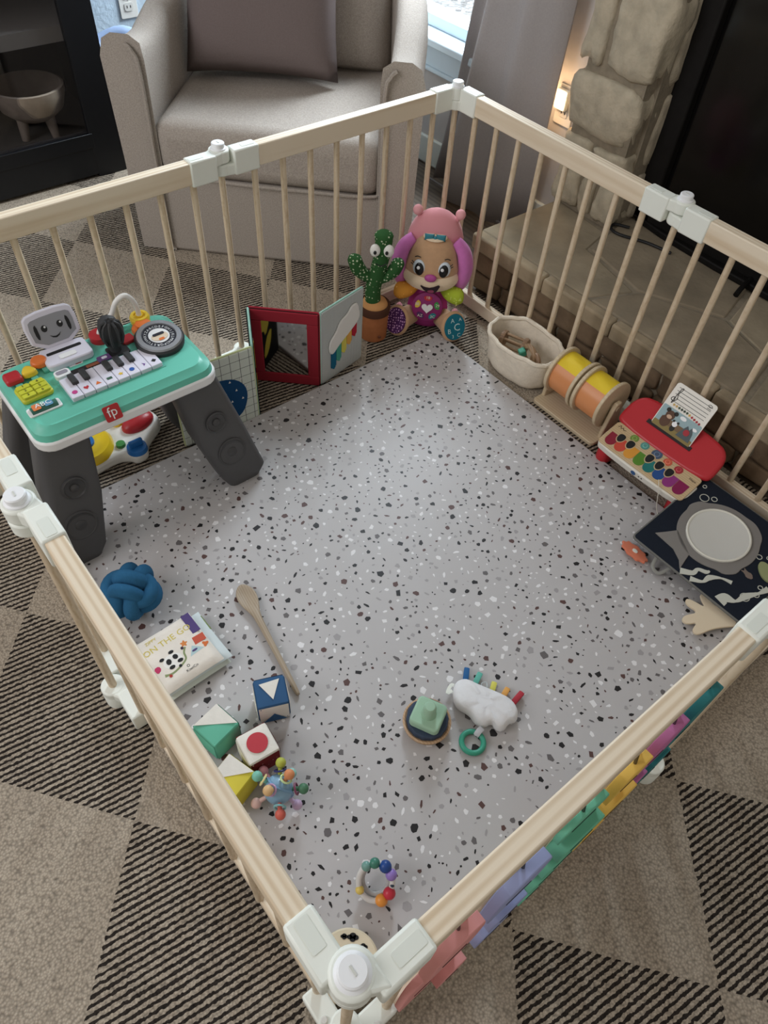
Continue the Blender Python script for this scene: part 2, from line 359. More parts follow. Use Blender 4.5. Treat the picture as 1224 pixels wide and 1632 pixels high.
rows = [(.195, .31, [(.045, .145), (.155, .205), (.215, .285)]), (.325, .405, [(.04, .155), (.165, .285)]), (.42, .585, [(.028, .275)]),
        (.605, .82, [(.035, .112), (.125, .292)]), (.84, 1.0, [(.03, .18), (.19, .29)]), (1.02, 1.2, [(.03, .29)]), (1.22, 1.45, [(.03, .13), (.14, .29)]), (1.47, 1.78, [(.03, .2), (.21, .29)])]
for z0, z1, xs in rows:
    for x0, x1 in xs: stone(fp, ((x0+x1)/2, wY-.045, (z0+z1)/2), (x1-x0, .11, z1-z0))
for z0, z1 in ((.2, .34), (.36, .57), (.6, .8), (.83, 1.1), (1.13, 1.5)):
    stone(fp, (.262, wY+.045, (z0+z1)/2), (.065, .10, z1-z0))
# black insert
BM = mat((20, 18, 17), .6, 'black_metal', spec=.2, noise=.2, nscale=30); GLS = mat((14, 13, 13), .14, 'smoked_glass', spec=.3)
fi = thing('fireplace_insert', 'large black metal fireplace insert with dark glass door on the hearth', 'fireplace', (.285, .575, .19))
MB().box((.45, .08, .42), (.90, .14, .84)).build('body', BM, fi, bevel=.006)
mb = MB()
for c, d in (((.45, 0, .05), (.90, .04, .07)), ((.45, 0, .80), (.90, .04, .07)), ((.035, 0, .425), (.07, .04, .82)), ((.865, 0, .425), (.07, .04, .82))): mb.box(c, d)
mb.build('door_frame', BM, fi, bevel=.006)
MB().box((.45, .012, .425), (.77, .006, .69)).build('glass', GLS, fi)
MB().prism(smoothpoly([(0, .02), (.03, -.03), (.45, -.05), (.87, -.03), (.9, .02), (.9, .06), (0, .06)], 1), 0, .02).build('base_apron', BM, fi, bevel=.004)
for x in (.45, .8): MB().tube(spline([(x, -.02, .02), (x+.01, -.08, .018), (x+.015, -.11, .008)], 5), .008, 8).build('foot', BM, fi)
tag(MB().tube(spline([(.33, .50, .196), (.29, .475, .196), (.30, .445, .196), (.34, .44, .196), (.42, .475, .196), (.5, .49, .196)], 6), .0045, 8).build('power_cord', BLACK), 'thin black cord curled on the stone hearth by the insert', 'cord')
# hearth: rubble face, flagstones, slab edge
FLAG = mat((150, 136, 112), .95, 'flagstone', noise=.2, nscale=9, bump=.6, bscale=45); FLAG2 = mat((140, 126, 104), .95, 'flagstone_b', noise=.2, nscale=9, bump=.6, bscale=45)
EDGE = mat((158, 140, 112), .95, 'slab_edge', noise=.22, nscale=12, bump=.8, bscale=50)
he = struct(MB().box((.90, .345, .095), (1.66, .50, .180)).build('hearth', MORT)); he['label'] = 'raised stone hearth in front of the fireplace'
flags = [[(.065, .106), (.50, .106), (.56, .24), (.33, .30), (.30, .42), (.068, .45)], [(.515, .106), (1.02, .106), (.98, .29), (.80, .35), (.575, .25)], [(1.035, .106), (1.70, .106), (1.70, .32), (1.20, .40), (.995, .29)],
         [(.34, .31), (.565, .255), (.79, .36), (.74, .56), (.27, .57), (.31, .43)], [(.805, .36), (.985, .30), (1.19, .41), (1.18, .57), (.755, .57)], [(1.205, .41), (1.70, .335), (1.70, .57), (1.195, .57)]]
for i, P in enumerate(flags): MB().prism(P, .16, .188+.002*(i % 2)).build('flagstone', (FLAG, FLAG2)[i % 2], he, bevel=.005)
x = .062
for w in (.30, .26, .34, .24, .3, .2): MB().box((x+w/2, .085, .164), (w-.003, .038, .050)).build('edge_stone', EDGE, he, bevel=.007); x += w
for z0, z1, off in ((.008, .062, 0), (.066, .135, .05)):
    x = .06
    while x < 1.66:
        w = R_.uniform(.11, .2)+off*.3; stone(he, (x+w/2, .104, (z0+z1)/2), (w-.008, .05, z1-z0), m=mat((120, 98, 74), .95, 'hearth_rubble', noise=.25, nscale=12, bump=.9, bscale=50), rough=.08); x += w

# ---------------------------------------------------------------- armchair, pillow, cabinet
LINEN = mat((166, 156, 146), name='linen', noise=.16, nscale=260, bump=.6, bscale=380, **FAB)
def rot45(x, y): return ((x-y)*.70711, (x+y)*.70711)
cx_, cy_ = rot45(-.545, .42)
ch = thing('armchair', 'beige linen upholstered armchair behind the rear left fence panels', 'armchair', (cx_, cy_, 0), PI/4)
def chair():
    # U-shaped wrap of arms and back, lofted
    path = spline([(-.385, -.40), (-.382, -.22), (-.372, 0), (-.335, .20), (-.22, .35), (0, .39), (.22, .35), (.335, .20), (.372, 0), (.382, -.22), (.385, -.40)], 4)
    path = [Vector((p[0], p[1])) for p in [(q.x, q.y) for q in [Vector((a.x, a.y, 0)) for a in [Vector((p.x, p.y, 0)) for p in path]]]]
    V = []; F = []; n = len(path); K = 10
    for i, p in enumerate(path):
        t = (path[min(i+1, n-1)]-path[max(i-1, 0)]).normalized(); nrm = Vector((t.y, -t.x))  # inner side
        s = abs(2*i/(n-1)-1); zt = .60+.20*max(0, 1-s*1.25)+.025*max(0, (s-.86)/.14)
        h = .042
        prof = [(-h-.004, .015), (-h-.006, .3), (-h-.012, zt-.05), (-h, zt-.012), (-h*.5, zt), (h*.5, zt), (h, zt-.014), (h+.004, zt-.05), (h+.002, .3), (h, .015)]
        V += [(p.x+nrm.x*a, p.y+nrm.y*a, z) for a, z in prof]
    for i in range(n-1):
        for k in range(K-1): F.append((i*K+k, i*K+k+1, (i+1)*K+k+1, (i+1)*K+k))
        F.append((i*K+K-1, i*K, (i+1)*K, (i+1)*K+K-1))
    F += [tuple(range(K)), tuple((n-1)*K+k for k in range(K-1, -1, -1))]
    shell = MB().add(V, F).build('arms_and_back', LINEN, ch, bevel=.012, smooth=60)
    for s in (-1, 1):
        MB().tube(spline([(s*.343, -.408, .02), (s*.343, -.41, .3), (s*.342, -.411, .55), (s*.355, -.410, .600), (s*.372, -.409, .616)], 6), .006, 6).build('piping', LINEN, shell)
    MB().box((0, -.025, .128), (.70, .75, .252)).build('base', LINEN, ch, bevel=.012)
    sc_ = MB().box((0, -.08, .335), (.685, .66, .165)).build('seat_cushion', LINEN, ch, bevel=.045, seg=4)
    MB().tube(spline([(-.32, -.405, .262), (-.1, -.412, .258), (.1, -.412, .258), (.325, -.405, .262), (.338, -.38, .30), (.336, -.38, .39)], 5), .0045, 6).build('piping', LINEN, sc_)
    MB().pillow(.64, .42, .22, M=T(0, .20, .60) @ RX(math.radians(78)), e=5, pinch=.02).build('back_cushion', LINEN, ch, smooth=180)
chair()
px_, py_ = rot45(-.63, .425)
tag(MB().pillow(.48, .46, .15, M=RX(math.radians(72)), e=3).build('throw_pillow', mat((116, 103, 101), name='mauve_cloth', noise=.06, nscale=300, bump=.2, bscale=500, **FAB), M=T(px_, py_, .655) @ RZ(PI/4+.06), smooth=180),
    'square mauve grey throw pillow leaning on the armchair back', 'pillow')

CABM = mat((20, 22, 27), .4, 'black_lacquer'); CABIN = mat((52, 50, 48), .8, 'cabinet_inside')
cb = thing('display_cabinet', 'black display cabinet with glass front in the left corner', 'cabinet', (-1.435, -.93, 0))
# local: front at +x (.205), right end at +y (.44)
MB().box((-.195, 0, .75), (.02, .88, 1.5)).build('back_panel', CABIN, cb)
for s in (-1, 1): MB().box((0, s*.43, .75), (.41, .02, 1.5)).build('side_panel', CABM, cb, bevel=.002)
for s in (-1, 1): MB().box((.195, s*.385, .75), (.022, .11, 1.5)).build('stile', CABM, cb, bevel=.002)
MB().box((0, 0, .065), (.41, .86, .11)).build('plinth', CABM, cb, bevel=.002)
MB().box((.197, 0, .13), (.02, .68, .05)).build('bottom_rail', CABM, cb, bevel=.002)
MB().box((0, 0, .135), (.38, .84, .03)).build('bottom_shelf', mat((84, 80, 74), .7), cb)
MB().box((-.005, 0, .465), (.37, .84, .045)).build('shelf', mat((122, 117, 108), .7), cb)
MB().box((-.005, 0, .82), (.37, .84, .045)).build('shelf', mat((122, 117, 108), .7), cb)
MB().box((0, 0, 1.5), (.42, .88, .03)).build('top', CABM, cb)
MB().box((.19, 0, .158), (.006, .66, .006)).build('shelf_lip', mat((120, 120, 124), .3, metal=.8), cb)
cg = bpy.data.materials.new('cabinet_glass'); cg.use_nodes = True
N, L = cg.node_tree.nodes, cg.node_tree.links; N.remove(N['Principled BSDF'])
tr = N.new('ShaderNodeBsdfTransparent'); tr.inputs[0].default_value = (.84, .84, .86, 1); gs = N.new('ShaderNodeBsdfGlossy'); gs.inputs['Roughness'].default_value = .03; mx = N.new('ShaderNodeMixShader'); mx.inputs[0].default_value = .05
L.new(tr.outputs[0], mx.inputs[1]); L.new(gs.outputs[0], mx.inputs[2]); L.new(mx.outputs[0], N['Material Output'].inputs[0])
MB().box((.196, 0, .80), (.004, .67, 1.36)).build('glass_pane', cg, cb)
p = g(52, 170, .26); bw = thing('wooden_bowl', 'round wooden bowl on stubby legs inside the black cabinet', 'bowl', (-1.34, -.735, .15))
BOWL = mat((138, 124, 108), .7, 'bowl_wood', noise=.15, nscale=20)
MB().lathe([(.03, .055), (.07, .06), (.105, .09), (.122, .14), (.122, .16), (.114, .162), (.108, .14), (.09, .10), (.05, .078), (.001, .075)], 32).build('bowl', BOWL, bw, smooth=60)
for k in range(4):
    a = k*PI/2+.5; MB().cyl((.072*math.cos(a), .072*math.sin(a), .0), (.062*math.cos(a), .062*math.sin(a), .075), .013, .02, 14).build('leg', BOWL, bw)
# patterned floor basket between cabinet and chair
bk = thing('storage_basket', 'navy fabric basket with white pattern squeezed behind the armchair', 'basket', (-1.44, -.345, 0))
NAVY = mat((36, 44, 66), name='navy_cloth', noise=.1, nscale=100, **FAB)
MB().lathe([(.10, .0), (.125, .02), (.135, .18), (.13, .30), (.122, .30), (.118, .1), (.01, .06)], 24).build('body', NAVY, bk, smooth=60)
PW = mat((210, 214, 220), **FAB)
for k in range(14):
    a = -1.6+k*.26; 
    for z in (.08, .15, .22): MB().box((.1345, 0, z), (.004, .018, .03), M=RZ(a+.08*(z > .1))).build('printed_dash', PW, bk)
MB().tube(spline([(.09, -.08, .29), (.11, .02, .33), (.05, .10, .31), (-.05, .05, .34), (-.08, -.05, .31), (.01, -.1, .32)], 5, True), .035, 10, True).build('blanket_roll', mat((150, 170, 205), **FAB), bk, label='pale blue blanket spilling over the rim')

# ---------------------------------------------------------------- playpen
XL, XR, YB, YF = -.004, 1.447, -.009, -1.461
RZT = .605
pen = thing('playpen', 'square folding wooden playpen with white plastic hinges around the toys', 'playpen', ((XL+XR)/2, (YB+YF)/2, 0))
pen_inv = pen.matrix_world.inverted()
HIN = {'B': (.0085, -.0215), 'M1': (-.018, -.7294), 'L': (.010, -1.445), 'M3': (.7176, -1.474), 'F': (1.430, -1.448), 'M4': (1.462, -.752), 'R': (1.434, -.022), 'M2': (.7266, .004)}
SIDES = [((XL, YB), (XL, -.7294), 'B', 'M1'), ((XL, -.7294), (XL, YF), 'M1', 'L'), ((XL, YF), (.7176, YF), 'L', 'M3'), ((.7176, YF), (XR, YF), 'M3', 'F'),
         ((XR, YF), (XR, -.752), 'F', 'M4'), ((XR, -.752), (XR, YB), 'M4', 'R'), ((XR, YB), (.7266, YB), 'R', 'M2'), ((.7266, YB), (XL, YB), 'M2', 'B')]
rod_me = {}
def lmat(a, b, z):
    d = math.atan2(b[1]-a[1], b[0]-a[0]); return pen_inv @ T(a[0], a[1], z) @ RZ(d)
for (a, b, ha, hb) in SIDES:
    Ln = math.hypot(b[0]-a[0], b[1]-a[1]); M0 = lmat(a, b, 0); lean = .016 if a[1] == YF and b[1] == YF else 0   # the near left panels lean in a little at the floor
    MB().box((Ln/2, 0, 0), (Ln-.10, .027, .048)).build('top_rail', WOOD, pen, bevel=.0025, M=M0 @ T(0, 0, RZT-.024))
    MB().box((Ln/2, 0, 0), (Ln-.10, .022, .040)).build('bottom_rail', WOOD, pen, bevel=.0025, M=M0 @ T(0, lean, .032))
    key = 'r'
    if key not in rod_me: rod_me[key] = MB().lathe([(.0076, 0), (.0076, .512)], 14).mesh('rod', BEECH)
    for k in range(1, 9):
        o = bpy.data.objects.new('rod', rod_me[key]); COL.objects.link(o); o.parent = pen; o.matrix_local = M0 @ T(Ln*k/9, lean*.5, .0485)
    # sleeves: the end nearer hinge a carries the upper knuckle, the end nearer hinge b the lower one
    for end, nm in ((0, ha), (1, hb)):
        corner = len(nm) == 1
        hx, hy = HIN[nm]
        Ml = M0 if end == 0 else M0 @ T(Ln, 0, 0) @ RZ(PI)
        hl = (pen_inv @ Vector((hx, hy, 0))); hl = Ml.inverted() @ hl      # hinge position in the sleeve frame, x along the rail
        sl = .088; top = RZT+.003
        for lvl, (zt, zb, hz) in enumerate(((top, top-.056, .056), (.056, .006, .05))):
            m = MB(); zc = (zt+zb)/2; x0 = .024 if corner else .022
            m.box(((sl+x0)/2, 0, zc), (sl-x0, .034, hz))
            upper = (end == 0)
            za, zb2 = ((zc, zt) if upper else (zb, zc-.001))
            if corner and upper: za, zb2 = zc-.004, zt+.002
            kr = .0185 if nm == 'B' else .0235; wv = kr*.92; zb2 -= .0008; za += .0004
            # arm from sleeve to knuckle
            m.prism([(x0+.012, -.016), (x0+.012, .016), (hl.x, hl.y+wv), (hl.x, hl.y-wv)] if hl.y*0 == 0 else [], za, zb2)
            m.lathe([(kr, za), (kr, zb2+.0004)], 26, M=T(hl.x, hl.y, 0))
            sv = m.build('hinge_sleeve', WHITE, pen, bevel=.0035, M=Ml)
            if lvl == 0:
                MB().plate(rrect(.034, .015, .002), top, M=T(.066, 0)).build('sleeve_inset', mat((222, 227, 217), .45), sv)
    # rivets are on the outer faces of the corner brackets
for nm, (hx, hy) in HIN.items():
    Mh = pen_inv @ T(hx, hy, 0)
    o = MB().lathe([(.0078, .045), (.0078, .555)], 14).build('hinge_rod', BEECH, pen, M=Mh)
    kb = MB().lathe([(.018, RZT+.0), (.018, RZT+.005), (.0148, RZT+.0065), (.0148, RZT+.015), (.013, RZT+.0165), (.002, RZT+.0165)], 24).build('hinge_knob', WHITE2, pen, M=Mh, smooth=30)
    MB().box((0, 0, RZT+.0166), (.010, .0022, .0012)).build('slot', mat((206, 208, 200), .5), kb)
    MB().lathe([(.024, 0), (.024, .036), (.021, .042), (.009, .043)], 24).build('foot', WHITE, pen, M=Mh, smooth=30)
for (x, y) in ((1.405, -1.468), (1.458, -1.41)):
    MB().lathe([(.0055, 0), (.0055, .002), (.004, .0035)], 12).build('rivet', mat((228, 228, 222), .3, metal=.3), pen, M=pen_inv @ T(x, y, .057))

# ---------------------------------------------------------------- terrazzo mat
MX0, MX1, MY0, MY1, MZ = .205, 1.392, -1.413, -.182, .012
mt = thing('play_mat', 'grey foam play mat with printed terrazzo chips filling the playpen', 'mat', ((MX0+MX1)/2, (MY0+MY1)/2, 0))
mw, mh = MX1-MX0, MY1-MY0
MB().box((0, 0, MZ/2), (mw, mh, MZ)).build('mat_sheet', mat((186, 183, 183), .42, 'mat_vinyl', spec=.35, noise=.02, nscale=4), mt, bevel=.003)
def chips():
    R = random.Random(3); mb = MB(); cell = {}
    cols = [(30, 28, 30)]*6+[(102, 97, 98)]*3+[(92, 62, 58)]*2+[(228, 227, 228)]*5+[(160, 156, 157)]*3
    pal = [(30, 28, 30), (102, 97, 98), (92, 62, 58), (228, 227, 228), (160, 156, 157)]; mats_ = [mat(c, .45, 'chip_%d' % i) for i, c in enumerate(pal)]
    def put(s, tries):
        for _ in range(tries):
            x, y = R.uniform(-mw/2+s, mw/2-s), R.uniform(-mh/2+s, mh/2-s)
            ok = True; kx, ky = int(x/.03), int(y/.03)
            for ax in range(kx-1, kx+2):
                for ay in range(ky-1, ky+2):
                    for (qx, qy, qs) in cell.get((ax, ay), ()):
                        if (qx-x)**2+(qy-y)**2 < (qs+s+.0012)**2: ok = False
            if not ok: continue
            cell.setdefault((kx, ky), []).append((x, y, s))
            n = R.choice((4, 5, 5, 6, 7)); a0 = R.random()*6.28; asp = R.choice((1, .85, .7, .5, .35)); rot = R.random()*6.28
            P = []
            for i in range(n):
                a = a0+2*PI*i/n+R.uniform(-.3, .3); rr = s*R.uniform(.7, 1)
                u, v = rr*math.cos(a), rr*asp*math.sin(a); P.append((x+u*math.cos(rot)-v*math.sin(rot), y+u*math.sin(rot)+v*math.cos(rot), MZ+.00025))
            mb.add(P, [tuple(range(n))], pal.index(R.choice(cols)))
            return
    for s, k in ((.0105, 110), (.0088, 380), (.0072, 620), (.0056, 850), (.0040, 850), (.0027, 800)):
        for _ in range(k): put(s*R.uniform(.85, 1.1), 12)
    o = mb.build('terrazzo_chips', mats_, mt, smooth=0); o['kind'] = 'stuff'
chips()

# ---------------------------------------------------------------- activity table
TEAL = mat((96, 200, 176), .38, 'teal_plastic'); TEAL2 = mat((84, 184, 162), .45, 'teal_plastic_b'); LEGM = mat((82, 82, 84), .55, 'charcoal_plastic', bump=.1, bscale=400)
RED = mat((196, 38, 46), .35, 'red_plastic'); YEL = mat((240, 200, 40), .35, 'yellow_plastic'); ORG = mat((238, 116, 40), .35, 'orange_plastic'); LIME = mat((196, 200, 40), .4, 'lime_plastic')
DKG = mat((52, 53, 55), .6, 'dark_rubber'); LILAC = mat((222, 220, 236), .4, 'lilac_white'); GREYS = mat((150, 152, 160), .4, 'grey_print'); PURP = mat((104, 70, 130), .5)
SKYB = mat((70, 130, 190), .5)
def table():
    zt = .362
    # local x = world +Y (right when facing the front), local y = world -X (away from viewer)
    t = thing('activity_table', 'teal toy activity table with piano keys, laptop, microphone and charcoal speaker legs', 'toy table', (.225, -1.178, 0), PI/2)
    hw, hd = .183, .108
    top = MB()
    ring = lambda w, d, r, z: [(x, y, z) for x, y in rrect(w, d, r, 5)]
    rings = [ring(2*hw+.026, 2*hd+.026, .035, .335), ring(2*hw+.02, 2*hd+.02, .035, .35), ring(2*hw+.004, 2*hd+.004, .035, zt-.006), ring(2*hw-.008, 2*hd-.008, .032, zt)]
    n = len(rings[0]); V = sum(rings, []); F = [tuple(range(n-1, -1, -1)), tuple(3*n+i for i in range(n))]
    for a in range(3): F += [(a*n+i, a*n+(i+1) % n, (a+1)*n+(i+1) % n, (a+1)*n+i) for i in range(n)]
    body = top.add(V, F).build('table_top', TEAL, t)
    MB().prism(rrect(2*hw+.034, 2*hd+.034, .038), .313, .336).build('rim', WHITE2, t, bevel=.004, label='white lower rim')
    # legs: chunky tapered speakers, splayed
    for sx in (-1, 1):
        for sy in (-1, 1):
            a = Vector((sx*.145, sy*.068, .318)); b = Vector((sx*.208, sy*.128, .0))
            if sy < 0: b.z = MZ
            V = []
            for (c, w, d) in ((a, .058, .036), (a.lerp(b, .5), .062, .042), (b+Vector((0, 0, .03)), .060, .042), (b, .052, .036)):
                V += [(c.x+x*w/.058*1.0, c.y+y, c.z) for x, y in rrect(.116*w/.058*.92, 2*d*.92, .018, 3)]
            n = len(V)//4; F = [tuple(range(n)), tuple(3*n+i for i in range(n-1, -1, -1))]
            for q in range(3): F += [(q*n+i, (q+1)*n+i, (q+1)*n+(i+1) % n, q*n+(i+1) % n) for i in range(n)]
            lg = MB().add(V, F).build('leg', LEGM, t)
            if sy < 0:      # speaker cones on the front legs
                for f, r in ((.36, .026), (.66, .037)):
                    c = a.lerp(b, f); M = T(c.x, c.y-.0392, c.z) @ frame((0, -1, .20), (1, 0, 0))
                    MB().lathe([(r, -.004), (r, .003), (r*.88, .004), (r*.8, .0015), (r*.38, -.0005), (r*.33, .0025), (r*.18, .0045), (.0005, .005)], 28, M=M).build('speaker_cone', mat((70, 70, 72), .4), lg, smooth=30)
    # keyboard: 8 white keys, 5 black
    kx0 = -.098
    MB().box((kx0+.0985, -.034, zt), (.205, .076, .002)).build('key_bed', TEAL2, t)
    syms = [((206, 60, 140), 'c'), ((200, 40, 50), 'h'), ((232, 110, 40), 't'), ((50, 90, 70), 'r'), ((226, 186, 40), 's'), ((40, 90, 180), 'c'), ((110, 60, 150), 'm'), ((20, 20, 20), 'd')]
    for i in range(8):
        x = kx0+.0123+i*.0246
        k = MB().box((x, -.034, zt+.004), (.0236, .068, .012)).build('white_key', LILAC, t, bevel=.0015)
        c, s = syms[i]; r = .0055
        P = {'c': circ(r, 14), 'h': [(0, -r), (r, .001), (r*.8, r*.8), (r*.3, r*.8), (0, r*.4), (-r*.3, r*.8), (-r*.8, r*.8), (-r, .001)], 't': [(-r, -r*.6), (r, -r*.6), (0, r)], 'r': [(-r, -r*.6), (r, -r*.6), (r, r*.6), (-r, r*.6)],
             's': [((r if j % 2 == 0 else r*.45)*math.sin(j*PI/5), (r if j % 2 == 0 else r*.45)*math.cos(j*PI/5)) for j in range(10)], 'm': [(0, -r), (r, 0), (0, r), (r*.3, 0)], 'd': [(0, -r), (r, 0), (0, r), (-r, 0)]}[s]
        MB().plate(P, zt+.0101, M=T(x, -.052)).build('symbol', mat(c, .5), k)
    for i in (1, 2, 4, 5, 6): MB().box((kx0+i*.0246, -.016, zt+.0115), (.0130, .032, .010)).build('black_key', DKG, t, bevel=.002)
    # badge on the front slope
    bd = MB().prism(rrect(.034, .032, .004), 0, .002, M=T(.0-.045, -hd-.0125, .347) @ RX(math.radians(62))).build('badge', mat((196, 34, 40), .4), t, label='red badge lettered fp')
    MB().text('fp', .028, M=T(-.045, -hd-.0125, .347) @ RX(math.radians(62)) @ T(0, .002, .0022)).build('lettering', WHITE2, bd, smooth=0)
    # laptop
    lp = MB().prism(rrect(.098, .062, .012), zt, zt+.016, M=T(-.050, .070)).build('laptop', LILAC, t, bevel=.003)
    Ml = T(-.050, .102, zt+.013) @ RX(math.radians(68))
    MB().prism(smoothpoly([(-.051, 0), (.051, 0), (.055, .066), (.038, .078), (-.038, .078), (-.055, .066)], 1), -.006, .006, M=Ml).build('lid', LILAC, lp, bevel=.003)
    MB().plate(smoothpoly([(-.043, .008), (.043, .008), (.046, .058), (.034, .066), (-.034, .066), (-.046, .058)], 1), .0062, M=Ml).build('screen', GREYS, lp, smooth=0)
    mb = MB()
    for s in (-1, 1):
        mb.plate(circ(.0062, 16, .0072), .0068, 0, Ml @ T(s*.0165, .042)); mb.plate(circ(.0022, 10), .0074, 1, Ml @ T(s*.0165+.002, .045))
        mb.plate([(s*x, y) for x, y in smoothpoly([(.030, .022), (.037, .026), (.037, .050), (.030, .056)], 1)], .0068, 0, Ml)
    mb.plate([(-.012, .026), (-.007, .020), (0, .0175), (.007, .020), (.012, .026), (.006, .0225), (0, .021), (-.006, .0225)], .0068, 0, Ml)
    mb.build('face_print', [BLACK, WHITE2], lp, smooth=0)
    MB().plate(rrect(.074, .0085, .003), zt+.0163, M=T(-.050, .078)).build('key_strip', BLACK, lp, smooth=0)
    MB().plate(rrect(.036, .014, .004), zt+.0163, M=T(-.050, .058), t=.0012).build('trackpad', WHITE2, lp)
    # sliders at the left: red square, yellow triangle, orange disc
    for x, y, m, P in ((-.168, .055, RED, rrect(.036, .036, .007)), (-.135, .058, YEL, smoothpoly([(-.024, -.016), (.024, -.016), (0, .024)], 2)), (-.106, .075, ORG, circ(.0185, 26))):
        s = MB().box((x+.004, y-.012, zt+.003), (.014, .034, .008)).build('slider_stalk', TEAL2, t, bevel=.002)
        MB().prism(P, zt+.006, zt+.018, M=T(x, y), top=.86).build('slider_knob', m, s, bevel=.003)
    # lime number pad
    pad = MB().prism(rrect(.064, .05, .008), zt, zt+.010, M=T(-.148, .002) @ RZ(.05)).build('number_pad', LIME, t, bevel=.003)
    for i in range(2):
        for j in range(3): MB().prism(rrect(.026, .0125, .003), zt+.009, zt+.0145, M=T(-.148, .002) @ RZ(.05) @ T(-.0145+i*.029, .0145-j*.0145)).text(str(1+j+3*i), .010, 1, T(-.148-.0145+i*.029, .002+.0145-j*.0145, zt+.0147)).build('pad_key', [LIME, BLACK], pad, bevel=.0008, smooth=30)
    # ABC roller
    rl = MB().prism(rrect(.066, .026, .005), zt, zt+.004, M=T(-.150, -.052)).build('roller_frame', WHITE2, t, bevel=.001)
    MB().cyl((-.176, -.052, zt+.001), (-.124, -.052, zt+.001), .0105, n=20).build('roller', mat((50, 110, 96), .4), rl)
    MB().plate(rrect(.016, .018, .003), zt+.0112, M=T(-.164, -.052)).build('print_patch', mat((226, 120, 60), .5), rl); MB().plate(rrect(.016, .014, .003), zt+.0112, M=T(-.140, -.053)).build('print_patch', mat((90, 150, 190), .5), rl)
    MB().text('ABC', .017, M=T(-.150, -.051, zt+.0122)).build('lettering', WHITE2, rl, smooth=0)
    # slider window
    MB().plate(rrect(.070, .015, .002), zt, M=T(-.035, .018)).build('window_slot', mat((40, 36, 38), .3), t, smooth=0)
    MB().plate(rrect(.028, .009, .001), zt+.0007, M=T(-.018, .018)).build('slot_print', mat((150, 80, 50), .5), t, smooth=0)
    MB().prism(rrect(.032, .022, .007), zt, zt+.010, M=T(-.082, .018)).plate(rrect(.024, .011, .004), zt+.0102, 1, T(-.082, .0195)).build('slide_handle', [WHITE2, mat((150, 146, 160), .3)], t, bevel=.0015)
    MB().plate(circ(.007, 14, .003), zt, M=T(-.075, .040)).plate(rrect(.03, .008, .003), zt, 1, T(-.045, .040)).plate(rrect(.012, .004, .001), zt+.0008, 0, T(-.040, .040)).build('sticker', [mat((180, 60, 50), .5), WHITE2], t, smooth=0)
    MB().prism(rrect(.030, .018, .004), zt, zt+.004, M=T(.010, .022)).plate(rrect(.012, .008, .003), zt+.0042, 1, T(.010, .022)).build('purple_button', [PURP, LILAC], t, bevel=.001)
    # microphone lever: ribbed dark club on a black socket
    MB().prism(rrect(.044, .036, .005), zt, zt+.004, M=T(.044, .030)).build('microphone_socket', mat((34, 34, 36), .4), t, bevel=.001)
    mic = MB().lathe([(.013, 0), (.012, .012), (.018, .022), (.0225, .042), (.0225, .058), (.018, .072), (.009, .078)], 24, M=T(.042, .034, zt+.002) @ RX(-.12)).build('microphone', DKG, t, smooth=60)
    for k in range(9):
        a = 2*PI*k/9
        MB().tube([Vector((.042, .034, zt+.002))+Vector((r*math.cos(a), r*math.sin(a)-z*.12, z)) for r, z in ((.0175, .022), (.0228, .042), (.0225, .058), (.0175, .072), (.008, .078))], .003, 6).build('rib', DKG, mic)
    MB().prism(rrect(.030, .026, .004), zt, zt+.008, M=T(.076, .050) @ RZ(.1)).build('red_button', RED, t, bevel=.002)
    MB().lathe([(.022, 0), (.022, .014), (.016, .016)], 22, M=T(.032, .088, zt)).build('red_base', RED, t)
    # yellow/orange knobs with the bendy white tube
    MB().lathe([(.021, 0), (.022, .012), (.019, .018), (.013, .018), (.012, .014), (.008, .014), (.008, .019), (.001, .019)], 24, M=T(.128, .090, zt+.004)).build('yellow_knob', YEL, t, smooth=30)
    MB().lathe([(.027, 0), (.026, .010), (.018, .014), (.017, .020), (.004, .021)], 9, M=T(.122, .062, zt)).build('orange_knob', ORG, t, smooth=25)
    MB().tube(spline([(.128, .090, zt+.02), (.124, .088, zt+.055), (.108, .088, zt+.080), (.086, .090, zt+.072), (.070, .092, zt+.045), (.048, .090, zt+.032), (.034, .088, zt+.018), (.032, .088, zt+.008)], 6), .0058, 10).build('bendy_tube', mat((232, 230, 226), .35), t)
    # turntable disc, tilted to the viewer
    Md = T(.130, .005, zt+.001) @ RX(.10)
    td = MB().lathe([(.045, 0), (.052, .003), (.053, .013), (.050, .017), (.001, .017)], 40, M=Md).build('turntable', DKG, t, smooth=30)
    MB().lathe([(.049, .0165), (.047, .021), (.037, .0215), (.036, .0175), (.001, .0175)], 40, M=Md).build('silver_ring', mat((170, 174, 182), .22, metal=.6), td, smooth=30)
    MB().plate(circ(.0355, 36), .018, M=Md).plate(circ(.0225, 32), .0192, 1, Md).plate(circ(.0185, 28, .012), .0202, 2, Md @ T(0, -.004)).plate(rrect(.026, .007, .003), .0212, 0, Md @ T(0, .003)).plate(rrect(.012, .006, .002), .0212, 3, Md @ T(0, -.013)).build('label_print', [mat((30, 32, 48), .4), WHITE2, mat((226, 206, 178), .5), ORG], td, smooth=0)
    mb = MB()
    for i, c in enumerate('ABCDEFGHIJKLMNOPQRSTUVWXYZ'):
        a = math.radians(115-i*360/26); mb.text(c, .0088, 0, Md @ T(.0288*math.cos(a), .0288*math.sin(a), .0188) @ RZ(a-PI/2))
    mb.build('lettering', WHITE2, td, smooth=0)
    mb = MB()
    for k in range(5): mb.tube([(.085+.0045*k*math.cos(a), .088+.003*k*math.sin(a), zt+.0005) for a in [2*PI*q/16 for q in range(16)]], .0006, 4, True)
    mb.build('embossed_swirl', TEAL2, t)
table()

